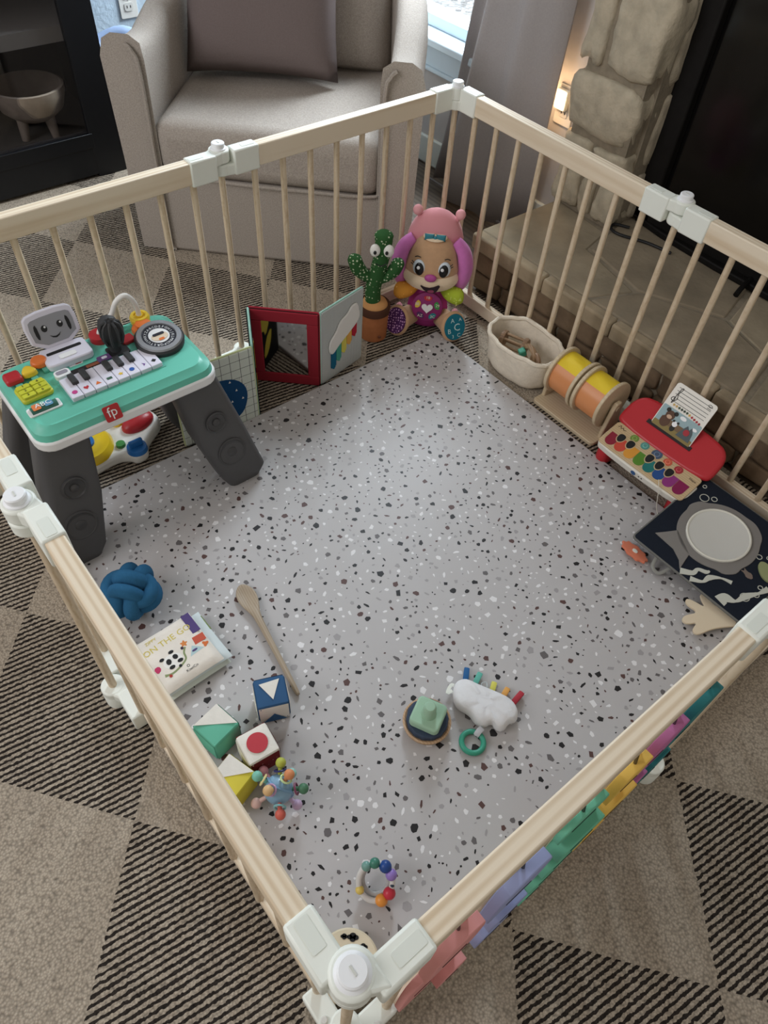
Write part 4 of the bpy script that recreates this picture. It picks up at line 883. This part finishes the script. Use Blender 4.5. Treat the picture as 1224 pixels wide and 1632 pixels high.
def navy_panel():
    a = g(1110, 752, .085); b = g(1010, 855, .05); c = g(1180, 990, .05)
    tilt = math.radians(8)
    M = T(1.095, -.352, .050) @ RZ(.012) @ RX(tilt)
    t = thing('sensory_panel', 'navy cloth play panel with grey sea creature and pale mirror disc at the right fence', 'sensory toy', M=T(1.24, -.35, MZ))
    inv = t.matrix_world.inverted(); M = inv @ M; w, h = .292, .262
    NV = mat((30, 36, 48), name='navy_felt', noise=.05, nscale=150, **FAB); GR = mat((132, 128, 124), name='grey_felt', **FAB); PALE = mat((200, 202, 190), **FAB)
    MB().prism(rrect(w, h, .008), -.004, .004, M=T(w/2, h/2)).build('panel', NV, t, M=M, bevel=.002)
    MB().tube([(x+w/2, y+h/2, -.001) for x, y in rrect(w+.002, h+.002, .009)], .0035, 6, True).build('binding', mat((112, 112, 108), **FAB), t, M=M)
    cx, cy = .127, .142
    P = []
    for i in range(80):
        an = 2*PI*i/80; r = .093+.010*math.exp(-((an-5.6)/.25)**4)+.007*math.exp(-((an-1.0)/.35)**4)+.008*math.exp(-((an-2.75)/.25)**4)
        P.append((cx+r*math.cos(an), cy+r*math.sin(an)*.98))
    MB().prism(P, .003, .0065).build('sea_creature', GR, t, M=M, bevel=.001)
    MB().prism([(cx-.070, cy-.055), (cx-.012, cy-.088), (cx-.002, cy-.136), (cx-.018, cy-.118), (cx-.045, cy-.104), (cx-.100, cy-.100), (cx-.086, cy-.080)], .003, .0065).build('creature_tail', GR, t, M=M, bevel=.001)
    d = MB().lathe([(.0725, .004), (.0725, .010), (.069, .0115), (.066, .0105), (.001, .0105)], 48, M=T(cx, cy)).build('mirror_disc', mat((206, 206, 200), .25), t, M=M, smooth=30)  # a mirror; its bright reflection is painted in as a flat pale colour
    MB().tube([(cx+.070*math.cos(q), cy+.070*math.sin(q), .0105) for q in [2*PI*i/48 for i in range(48)]], .003, 6, True).build('disc_ring', mat((224, 222, 210), .5), t, M=M)
    for x, y, r in ((.020, .236, .0045), (.040, .208, .0105), (.058, .222, .0065), (.238, .178, .0045), (.222, .165, .006), (.262, .055, .010), (.275, .078, .006), (.27, .1, .005)):
        MB().tube([(x+r*math.cos(q), y+r*math.sin(q), .0045) for q in [2*PI*i/18 for i in range(18)]], .001, 5, True).build('bubble', PALE, t, M=M)
    def weed(pts, ws):
        q = spline([(x, y, 0) for x, y in pts], 6); L_ = []; R2 = []
        for i, p in enumerate(q):
            tt = (q[min(i+1, len(q)-1)]-q[max(i-1, 0)]).normalized(); f = i/6; k = min(int(f), len(ws)-2); ww = ws[k]+(ws[k+1]-ws[k])*(f-k)
            L_.append((p.x-tt.y*ww, p.y+tt.x*ww)); R2.append((p.x+tt.y*ww, p.y-tt.x*ww))
        MB().prism(L_+R2[::-1], .003, .0055).build('seaweed', PALE, t, M=M)
    weed([(.128, .004), (.150, .020), (.152, .036), (.168, .044), (.172, .052)], [.008, .006, .004, .005, .002])
    weed([(.155, .004), (.178, .018), (.182, .038), (.200, .056), (.222, .064)], [.007, .003, .007, .002, .005])
    weed([(.232, .006), (.236, .022), (.255, .032), (.262, .058), (.276, .085), (.284, .11)], [.014, .012, .003, .008, .003, .008])
    MB().prism(smoothpoly([(-.03, 0), (-.018, .014), (.012, .016), (.03, 0), (.012, -.014), (-.018, -.012)], 2), .003, .009, M=T(.255, .140) @ RZ(-.6)).build('green_fish', mat((150, 158, 110), **FAB), t, M=M)
    MB().prism(smoothpoly([(-.018, .006), (-.010, .0), (-.018, -.006), (-.006, -.004), (.004, -.009), (.016, 0), (.004, .009), (-.006, .004)], 1), .003, .005, M=T(.232, .108) @ RZ(-.2)).build('small_fish', mat((128, 112, 102), **FAB), t, M=M)
    # folded lower page and hinge
    MB().prism(rrect(w-.01, h-.05, .008), 0, .008, M=inv @ T(1.245, -.225, .0)).build('lower_page', mat((110, 110, 106), **FAB), t)
    MB().box((0, 0, .028), (w-.02, .012, .056), M=inv @ T(1.242, -.108, .012)).build('spine_fold', NV, t, bevel=.003)
    MB().box((0, 0, .012), (w-.06, .03, .030), M=inv @ T(1.245, -.30, .012)).build('padding', mat((90, 90, 88), **FAB), t, bevel=.006)
    MB().tube(spline([(.068, .004, -.01), (.075, -.016, -.022), (.095, -.018, -.026), (.105, .004, -.016)], 5), .004, 8, flat=.4).build('loop_tag', mat((150, 150, 144), **FAB), t, M=M)
    fl = MB().prism(smoothpoly([((.040 if i % 2 else .032)*math.cos(2*PI*i/18), (.021 if i % 2 else .016)*math.sin(2*PI*i/18)) for i in range(18)], 1), 0, .006, M=M @ T(.022, -.016, -.028) @ RZ(-.05) @ RX(-.25)).build('orange_coral', mat((226, 124, 92), **FAB), t, bevel=.001)
    MB().prism(circ(.007, 14, .005), .006, .008, M=M @ T(.022, -.016, -.028) @ RZ(-.05) @ RX(-.25)).build('coral_dot', WHITE, fl)
    # cream felt coral hand
    q = [(-.022, .065), (-.030, .035), (-.060, .030), (-.070, .020), (-.058, .014), (-.032, .014), (-.060, -.006), (-.066, -.018), (-.052, -.024), (-.026, -.006), (-.028, -.040), (-.018, -.052), (-.006, -.046), (-.004, -.020), (.006, -.038), (.018, -.042), (.024, -.032), (.018, .0), (.020, .03), (.026, .06)]
    MB().prism(smoothpoly(q, 2), 0, .006, M=inv @ T(1.340, -.390, .026) @ RZ(-.45) @ RX(.1)).build('coral_hand', mat((226, 208, 178), **FAB), t, bevel=.0015, label='cream felt coral branch')
navy_panel()

# ---------------------------------------------------------------- toys on the mat
def knot():
    BL = mat((40, 100, 144), name='blue_jersey', noise=.05, nscale=200, bump=.15, bscale=500, **FAB)
    t = thing('knot_ball', 'blue knotted plush ball near the left fence rail', 'toy', (.556, -1.350, MZ))
    c = Vector((0, 0, .058))
    for ax in range(3):
        for s in (-1, 1):
            pts = []
            for i in range(40):
                a = 2*PI*i/40; r = .0335+.0118*math.cos(2*a); off = s*.0150
                u, v = r*math.cos(a), r*math.sin(a)
                p = [(off, u, v), (v, off, u), (u, v, off)][ax]; pts.append(Matrix.Rotation(.75, 3, 'Z') @ Matrix.Rotation(.25, 3, 'X') @ Vector(p)+c)
            MB().tube(pts, .0158, 14, True).build('strand', BL, t, smooth=180)
knot()
def story_book():
    t = thing('soft_story_book', 'cream crinkle cloth book titled On the Go with a panda on its cover', 'cloth book', (.727, -1.338, MZ), PI/2+.03)
    CRM = mat((232, 224, 212), name='book_cloth', noise=.03, nscale=40, bump=.2, bscale=120, **FAB); PG = mat((206, 214, 204), **FAB)
    MB().pillow(.140, .136, .022, M=T(.004, -.003, .010), e=9, pinch=.02).build('back_cover', PG, t, smooth=60)
    MB().pillow(.144, .132, .016, M=T(.010, .001, .019), e=9, pinch=.02).build('page', mat((216, 228, 230), **FAB), t, smooth=60)
    MB().prism([(-.01, -.02), (.01, -.02), (.01, .02), (-.01, .02)], .016, .020, M=T(.072, .035)).build('green_tab', mat((130, 150, 90), **FAB), t)
    o = MB().pillow(.134, .136, .020, M=T(-.004, .002, .030), e=10, pinch=.015).build('front_cover', CRM, t, smooth=60)
    z = .0396; X0 = -.004; Y0 = .002; Mc = T(X0, Y0, 0)
    pr = lambda nm, P, m, dx=0, dy=0, r=0, dz=0: MB().plate(P, z+dz, M=Mc @ T(dx, dy) @ RZ(r)).build(nm, m, o, smooth=0)
    Yt = mat((216, 196, 70), .8); PU = mat((84, 66, 128), .8); OR = mat((206, 84, 60), .8); GN = mat((136, 150, 100), .8)
    MB().text('ON THE GO', .0195, 0, Mc @ T(-.003, .032, z+.0002) @ RZ(.05)).text('ZIPPY', .010, 0, Mc @ T(-.030, .050, z+.0002) @ RZ(.05)).build('title_lettering', Yt, o, smooth=0)
    pr('purple_patch', [(-.008, -.024), (.010, -.024), (.010, .026), (-.008, .026)], PU, .054, .038)
    pr('orange_patch', [(-.013, -.008), (.012, -.008), (.013, .009), (-.011, .010)], OR, .050, -.003)
    MB().plate(circ(.020, 24, .016), z, 0, Mc @ T(-.016, -.014)).plate(circ(.0052, 14, .0066), z+.0008, 1, Mc @ T(-.024, -.012) @ RZ(-.3)).plate(circ(.0050, 14, .0058), z+.0008, 1, Mc @ T(-.008, -.009) @ RZ(.3)).plate(circ(.005, 12, .0036), z+.0008, 1, Mc @ T(-.033, .000)).plate(circ(.0056, 12, .0036), z+.0008, 1, Mc @ T(-.010, .005)).plate(circ(.006, 12, .004), z+.0008, 1, Mc @ T(-.024, -.026)).plate(circ(.006, 12, .004), z+.0008, 1, Mc @ T(-.004, -.022)).build('panda_print', [mat((238, 236, 230), .8), BLACK], o, smooth=0)
    MB().tube(spline([tuple(Mc @ Vector(p)) for p in [(-.045, -.034, z), (-.03, -.038, z), (-.010, -.034, z), (.006, -.026, z), (.010, -.012, z), (.018, -.002, z)]], 5), .0038, 6, flat=.15, up=(0, 0, 1)).build('road_print', GN, o)
    pr('heart_print', smoothpoly([(-.006, .006), (.006, .007), (.007, -.004), (-.004, -.009)], 1), mat((206, 50, 100), .8), -.050, -.014)
    pr('triangle_print', [(-.014, -.008), (.018, -.006), (.0, .012)], mat((176, 204, 208), .8), .030, -.020)
    pr('boat_print', circ(.006, 12, .0022), PU, .030, -.020, dz=.0008); pr('flower_print', lobed(.006, 5, .3, 30), mat((220, 130, 60), .8), .020, .006); pr('fox_print', lobed(.0055, 3, .3, 30), mat((222, 110, 50), .8), .054, -.020)
    for dx, dy, c in ((.012, -.001, (60, 50, 70)), (-.010, -.033, (40, 40, 44)), (-.036, -.041, (180, 50, 40))): pr('wheel_print', circ(.0032, 12), mat(c, .8), dx, dy, dz=.0008)
    MB().tube([tuple(Mc @ Vector((.002+.0026*math.cos(q), -.042+.0026*math.sin(q), z+.0003))) for q in [2*PI*i/16 for i in range(16)]], .0006, 5, True).text('KiwiCo', .0085, 0, Mc @ T(.006, -.051, z+.0004) @ RZ(.03)).build('publisher_lettering', BLACK, o, smooth=0)
story_book()
def spoon():
    a = g(383, 930, .025); b = g(476, 1108, .018); d = Vector((b.x-a.x, b.y-a.y, 0)); Ln = d.length
    t = thing('wooden_spoon', 'weathered wooden cooking spoon lying across the mat', 'spoon', (a.x, a.y, MZ), math.atan2(d.y, d.x))
    V = []; F = []; st = [(0, .004, .010), (.008, .015, .011), (.025, .0225, .012), (.045, .0225, .0125), (.065, .017, .013), (.082, .010, .013), (.10, .0075, .013), (.2, .0062, .0115), (Ln-.01, .0058, .009), (Ln, .004, .0085)]; n = 14
    for x, w, z in st:
        th = .0065 if x > .07 else .0055
        for j in range(n):
            q = 2*PI*j/n; y = w*math.cos(q); zz = z+th*math.sin(q)
            if x < .07 and math.sin(q) > 0: zz -= .010*max(0, 1-(y/(w+1e-6))**2)*math.sin(q)*min(1, x/.02)*min(1, (.075-x)/.03)
            V.append((x, y, zz-.003))
    for i in range(len(st)-1): F += [(i*n+j, (i+1)*n+j, (i+1)*n+(j+1) % n, i*n+(j+1) % n) for j in range(n)]
    F += [tuple(range(n)), tuple((len(st)-1)*n+j for j in range(n-1, -1, -1))]
    MB().add(V, F).build('spoon_body', SPOON, t, smooth=60, sub=1)
spoon()
def blocks():
    S = .063
    WC = mat((230, 226, 216), name='block_white', noise=.03, nscale=60, bump=.2, bscale=200, **FAB)
    def cube(label, c, ang):
        t = thing('soft_block', label, 'block', (c[0], c[1], MZ), ang, 'soft fabric blocks in the front left cluster'); return t
    def shell(t, mats_):   # six sewn faces: +z, -z, +x, -x, +y, -y
        V = []; h = S/2
        for i, (n_, u) in enumerate((((0, 0, 1), (1, 0, 0)), ((0, 0, -1), (1, 0, 0)), ((1, 0, 0), (0, 1, 0)), ((-1, 0, 0), (0, -1, 0)), ((0, 1, 0), (-1, 0, 0)), ((0, -1, 0), (1, 0, 0)))):
            M = T(0, 0, h) @ frame(n_, u); mb = MB(); k = 8; Vv = []
            for a in range(k+1):
                for b in range(k+1):
                    x, y = -1+2*a/k, -1+2*b/k; bul = .0022*(1-x**2)*(1-y**2); e = .0022*max(abs(x), abs(y))**10
                    Vv.append((x*h*.90, y*h*.90, h+.0002+bul-.0006*max(abs(x), abs(y))**10))
            mb.add(Vv, [(a*(k+1)+b, (a+1)*(k+1)+b, (a+1)*(k+1)+b+1, a*(k+1)+b+1) for a in range(k) for b in range(k)], 0, M)
            mb.build('panel', mats_[i], t, smooth=180)
        mb = MB().box((0, 0, h), (S, S, S))
        return mb
    NB = mat((52, 92, 136), **FAB); RD = mat((200, 66, 76), **FAB); DR = dotted((122, 34, 36), (206, 150, 150), 110, .12, 'red_dotted'); GN = mat((100, 190, 160), **FAB); YL = mat((216, 200, 60), **FAB)
    h = S/2
    t = cube('soft block with navy top, white triangle and white sides by the spoon', (.921, -1.245), math.atan2(.058, .025))
    shell(t, [NB, NB, WC, WC, NB, WC]).build('stuffed_core', NB, t, bevel=.0075, seg=4)
    MB().plate([(-.020, .017), (.020, .021), (.002, -.019)], S+.0026, M=None).build('white_triangle', WC, t, smooth=0)
    MB().plate([(-.022, -.026), (.022, -.026), (0, .004)], .0026, M=T(0, -h, h) @ RX(PI/2)).build('navy_triangle', NB, t, smooth=0)
    t = cube('soft block with top split diagonally white and mint green', (.916, -1.362), math.radians(12))
    shell(t, [GN, GN, GN, WC, GN, GN]).build('stuffed_core', GN, t, bevel=.0075, seg=4)
    MB().plate([(-h*.90, -h*.90), (h*.90, h*.90), (-h*.90, h*.90)], S+.0028).build('white_half', WC, t, smooth=0)
    t = cube('soft white block with a red dot on top and red front', (.992, -1.320), math.radians(84))
    shell(t, [WC, RD, DR, WC, RD, DR]).build('stuffed_core', WC, t, bevel=.0075, seg=4)
    MB().plate(circ(.0195, 30), S+.0026, M=T(0, 0)).build('red_dot', RD, t, smooth=0)
    t = cube('soft block with top split diagonally white and yellow by the rail', (1.015, -1.389), math.radians(18))
    shell(t, [YL, YL, YL, WC, YL, YL]).build('stuffed_core', YL, t, bevel=.0075, seg=4)
    MB().plate([(-h*.90, -h*.90), (h*.90, h*.90), (-h*.90, h*.90)], S+.0028).build('white_half', WC, t, smooth=0)
blocks()
def knob_ball():
    c = g(438, 1257, .05)
    c.x += .006; c.y += .004
    t = thing('knob_ball_rattle', 'blue baby rattle ball studded with pastel knobs and rings beside the blocks', 'rattle', (c.x, c.y, MZ), .4)
    C = Vector((0, 0, .042)); LB = mat((140, 184, 214), .3, trans=.15)
    MB().ell(C, .0265, 24).build('core', LB, t, smooth=180)
    MB().tube([C+Vector((.0268*math.cos(a), .006*math.cos(2*a), .0268*math.sin(a))) for a in [2*PI*i/30 for i in range(30)]], .0025, 6, True).build('seam_ridge', mat((120, 166, 204), .3), t)
    cols = [(178, 184, 60), (226, 140, 86), (70, 124, 90), (218, 96, 80), (226, 182, 124), (118, 196, 174), (214, 140, 150), (232, 190, 180), (200, 170, 206), (150, 206, 196)]
    dirs = [(-.35, .75, .55), (.25, .45, .85), (.8, .4, .2), (.55, -.7, .1), (-.1, -.45, .88), (-.8, -.1, .45), (-.85, .3, -.1), (-.5, -.75, -.3), (.75, .0, -.5), (0, .8, -.4)]
    rc = [(50, 50, 110), (196, 224, 160), (140, 70, 100), (130, 196, 200), (190, 150, 190), (236, 222, 150)]
    for i, (cc, d) in enumerate(zip(cols, dirs)):
        d = Vector(d).normalized()
        if C.z+d.z*.046 < .0095: d.z = (.0105-C.z)/.046; d.normalize()
        k = MB().cyl(C+d*.024, C+d*.042, .0035, .0045, 10).build('knob', mat(cc, .5), t); MB().ell(C+d*.046, .0096, 16).build('knob_tip', mat(cc, .5), k, smooth=180)
        if i < 6:
            F_ = frame(d); MB().tube([C+d*.033+(F_ @ Vector((.0095*math.cos(a), .0095*math.sin(a), .002*math.cos(a)))) for a in [2*PI*j/20 for j in range(20)]], .0020, 6, True).build('loose_ring', mat(rc[i], .4), t)
knob_ball()
def stacker():
    c = g(679, 1150, .03)
    t = thing('stacking_toy', 'wooden dish stacker with navy disc and pale green square peg', 'toy', (1.137, -1.030, MZ))
    MB().lathe([(.020, 0), (.036, .004), (.046, .014), (.0475, .022), (.044, .024), (.036, .018), (.001, .015)], 40).build('wooden_dish', wood((196, 160, 122), (178, 140, 102), 'dish_wood', 2), t, smooth=50)
    MB().prism(lobed(.0405, 14, .015, 84), .017, .036).build('navy_disc', mat((52, 68, 92), .7), t, bevel=.003)
    sq = MB().prism(rrect(.060, .060, .010), .036, .056, M=RZ(math.radians(27))).build('green_square', mat((156, 196, 166), .55), t, bevel=.004, seg=3)
    MB().lathe([(.0165, .054), (.0135, .060), (.0125, .082), (.009, .086), (.001, .0865)], 26).build('peg', mat((156, 196, 166), .55), sq, smooth=40)
stacker()
def cloud_tag():
    c = g(772, 1122, .03)
    t = thing('cloud_comforter', 'white padded cloud toy with ribbon tags and a teal teething ring', 'toy', (c.x, c.y, MZ), math.radians(32))
    WC = mat((228, 228, 230), name='cloud_cloth', noise=.02, nscale=40, bump=.4, bscale=90, **FAB)
    P = smoothpoly([(-.068, .012), (-.066, .030), (-.050, .040), (-.02, .035), (.02, .033), (.05, .028), (.068, .012), (.070, -.012), (.055, -.020), (.050, -.040), (.035, -.042), (.025, -.030), (.012, -.046), (-.008, -.044), (-.022, -.030), (-.05, -.026), (-.062, -.010)], 2)
    n = len(P); V = []; F = []; lv = [(1.0, .011), (.98, .019), (.94, .025), (.87, .0285), (.6, .0305), (.3, .031)]
    lo = [(.97, .006), (.88, .002), (.70, .0005)]
    for f, z in lv+lo: V += [(x*f, y*f, z+.0012*math.sin(x*160+y*90)*(1-f)*2) for x, y in P]
    order = [8, 7, 6, 0, 1, 2, 3, 4, 5]
    for a, b in zip(order, order[1:]): F += [(a*n+i, a*n+(i+1) % n, b*n+(i+1) % n, b*n+i) for i in range(n)]
    F += [tuple(8*n+i for i in range(n-1, -1, -1)), tuple(5*n+i for i in range(n))]
    MB().add(V, F).build('cloud_body', WC, t, smooth=180)
    for x, y, an, c_, l in ((-.048, .038, .15, (24, 96, 160), .032), (-.030, .035, -.15, (90, 184, 166), .034), (.008, .033, .0, (216, 210, 80), .026), (.030, .031, -.25, (232, 164, 74), .026), (.052, .026, -.40, (190, 44, 60), .034)):
        MB().tube(spline([(0, 0, .010), (0, l*.5, .014), (0, l, .012), (0, l+.003, .008), (0, l*.9, .004), (0, 0, .006)], 4), .0055, 8, flat=.18, up=(0, 0, 1)).build('ribbon_tag', mat(c_, .7), t, M=T(x, y-.004, 0) @ RZ(an))
    MB().tube(spline([(-.012, .03, .012), (-.016, .044, .012), (-.008, .050, .012), (-.004, .040, .012), (-.010, .03, .012)], 5), .0012, 6).build('clear_loop', mat((196, 206, 210), .2), t)
    MB().tube(spline([(-.068, .008, .012), (-.076, .0, .012), (-.074, .018, .012), (-.068, .02, .012)], 4), .004, 6, flat=.2, up=(0, 0, 1)).build('care_tag', WHITE, t)
    rc = t.matrix_world.inverted() @ g(753, 1183, MZ+.006)
    rg = MB().tube([(rc.x+.0215*math.cos(a), rc.y+.0215*math.sin(a), .0065) for a in [2*PI*i/36 for i in range(36)]], .0055, 12, True).build('teething_ring', mat((50, 158, 128), .4), t)
    MB().tube(spline([(rc.x+.010, rc.y+.030, .016), (rc.x+.006, rc.y+.022, .016), (rc.x+.003, rc.y+.014, .010), (rc.x+.004, rc.y+.016, .003)], 4), .006, 8, flat=.2, up=(0, 0, 1)).build('strap', mat((196, 198, 204), .6), t)
cloud_tag()
def bead_ring():
    c = g(598, 1408, .03)
    t = thing('bead_rattle', 'clear ring rattle with coloured beads on the mat near the front corner', 'rattle', (c.x, c.y, MZ), 0)
    F_ = T(0, 0, .030) @ RZ(math.radians(45)) @ RX(math.radians(38)); R = .0285
    MB().tube([F_ @ Vector((R*math.cos(a), R*1.12*math.sin(a), 0)) for a in [2*PI*i/36 for i in range(36)]], .0052, 10, True).build('ring', mat((232, 230, 226), .25, trans=.2), t)
    MB().tube([F_ @ Vector((.8*R*math.cos(a), .8*R*1.12*math.sin(a), -.010)) for a in [2*PI*i/36 for i in range(36)]], .0045, 10, True).build('ring', mat((206, 206, 204), .25, trans=.35), t)
    for a, cc, r in ((62, (28, 72, 150), .0108), (30, (150, 120, 206), .0100), (0-2, (40, 60, 80), .004), (-28, (214, 46, 66), .0108), (-62, (240, 150, 50), .0108), (100, (60, 130, 110), .0092), (130, (110, 160, 150), .0085), (-150, (226, 196, 90), .0075)):
        q = math.radians(a); p = F_ @ Vector((R*math.cos(q), R*1.12*math.sin(q), .002)); p.z = max(p.z, r+.0005)
        MB().ell(p, r, 16).build('bead', mat(cc, .35), t, smooth=180)
bead_ring()
def wood_disc():
    t = thing('wooden_drum', 'round cream wooden toy with black house print in the front corner', 'toy', (1.366, -1.394, 0), 0)
    MB().lathe([(.046, MZ), (.050, MZ+.004), (.050, MZ+.022), (.047, MZ+.025), (.001, MZ+.025)], 44).build('disc', mat((224, 210, 178), .55, noise=.04, nscale=20), t, smooth=40)
    z = MZ+.0252; mb = MB(); A = T(0, 0, 0) @ RZ(math.radians(47))
    for x, y, s in ((-.010, .036, .0036), (.004, .036, .0055), (.022, .024, .0042)):
        for dx, dy, f in ((-.9, 0, .8), (0, .4, 1), (.9, 0, .85), (0, -.5, .9)): mb.plate(circ(s*f, 12, s*f*.8), z, 0, A @ T(x+dx*s, y+dy*s))
    def ln(p, q, w=.0008):
        d = Vector((q[0]-p[0], q[1]-p[1])).normalized()*w; mb.plate([(p[0]-d.y, p[1]+d.x), (p[0]+d.y, p[1]-d.x), (q[0]+d.y, q[1]-d.x), (q[0]-d.y, q[1]+d.x)], z, 0, A)
    for a, b in (((-.040, .010), (-.026, .026)), ((-.026, .026), (-.014, .012)), ((-.036, .010), (-.026, .021)), ((-.004, .024), (.012, .024)), ((.012, .024), (.012, .0)), ((-.004, .024), (-.004, .0)), ((.018, .006), (.024, .020)), ((-.014, .012), (-.014, -.01)), ((-.040, .010), (-.040, -.01)), ((-.040, -.01), (.024, -.01))): ln(a, b)
    mb.plate(circ(.004, 10), z, 0, A @ T(-.028, .014)); mb.build('house_print', BLACK, t, smooth=0)
wood_disc()

# ---------------------------------------------------------------- chunky animals wedged between the bars of the near right panel
def fence_animals():
    # slabs hanging on the outer side of the bars, each a stepped animal silhouette of several padded layers
    def ribs(n, w0, w1, t0, t1, z0=.06, z1=.47): return [(-.010+.014*k/(n-1), w0+(w1-w0)*k/(n-1), (t0, t1)[k % 2], z0+(z1-z0)*k/n, z0+(z1-z0)*(k+.93)/n) for k in range(n)]
    spec = [(-1.318, (226, 146, 142), 'pink padded toy hanging outside the near fence, closest to the corner', [(-.015, .085, .012, .06, .30), (.016, .046, .026, .15, .25), (.0, .080, .016, .31, .47)]),
            (-1.215, (150, 160, 206), 'lavender padded toy hanging outside the near fence beside the pink one', [(-.012, .05, .010, .06, .13), (.0, .062, .023, .14, .20), (.002, .05, .010, .21, .25), (.004, .066, .023, .26, .32), (.004, .090, .016, .33, .47)]),
            (-1.108, (100, 186, 150), 'mint green ribbed toy hanging outside the near fence', ribs(9, .05, .09, .010, .023)),
            (-1.005, (236, 188, 74), 'yellow padded toy with a printed face hanging outside the near fence', [(-.012, .042, .010, .06, .14), (.0, .056, .022, .155, .23), (.0, .05, .010, .24, .27), (.003, .084, .022, .28, .36), (.003, .07, .014, .37, .46)]),
            (-.925, (190, 104, 158), 'magenta padded toy hanging outside the near fence beside the yellow one', [(-.02, .05, .010, .06, .16), (-.004, .062, .018, .165, .30), (.004, .07, .013, .305, .47)]),
            (-.850, (30, 122, 126), 'dark teal padded toy hanging outside the near fence by the white foot', [(-.012, .055, .010, .06, .15), (-.004, .062, .018, .155, .27), (.004, .07, .013, .275, .48)])]
    for y, c, lab, lay in spec:
        t = thing('hanging_animal', lab, 'toy', (XR+.0085, y, .06), 0, 'padded toys hung along the near right fence panel')
        m = mat(c, .7, 'padded_%d' % c[0]); dk = mat(tuple(int(q*.42) for q in c), .8)
        for i, (dy, wy, tx, z0, z1) in enumerate(lay):
            z0 -= .06; z1 -= .06; hz = z1-z0
            P = smoothpoly([(-wy*.5, 0), (-wy*.46, hz*.0), (wy*.30, 0), (wy*.5, hz*.2), (wy*.5, hz*.85), (wy*.2, hz), (-wy*.35, hz), (-wy*.5, hz*.75)], 1)
            b = MB().prism(P, 0, tx, M=T(0, dy, z0) @ frame((1, 0, 0), (0, 1, 0))).build('layer', m, t, bevel=.003)
            MB().prism(rrect(wy*.5, .008, .003), tx-.0005, tx+.0008, M=T(0, dy, z0+hz*.35) @ frame((1, 0, 0), (0, 1, 0))).build('printed_band', dk, b)
        MB().tube(spline([(.004, 0, .40), (-.004, 0, .435), (-.018, 0, .44), (-.022, 0, .42)], 4), .0025, 6).build('hanging_loop', dk, t)
fence_animals()
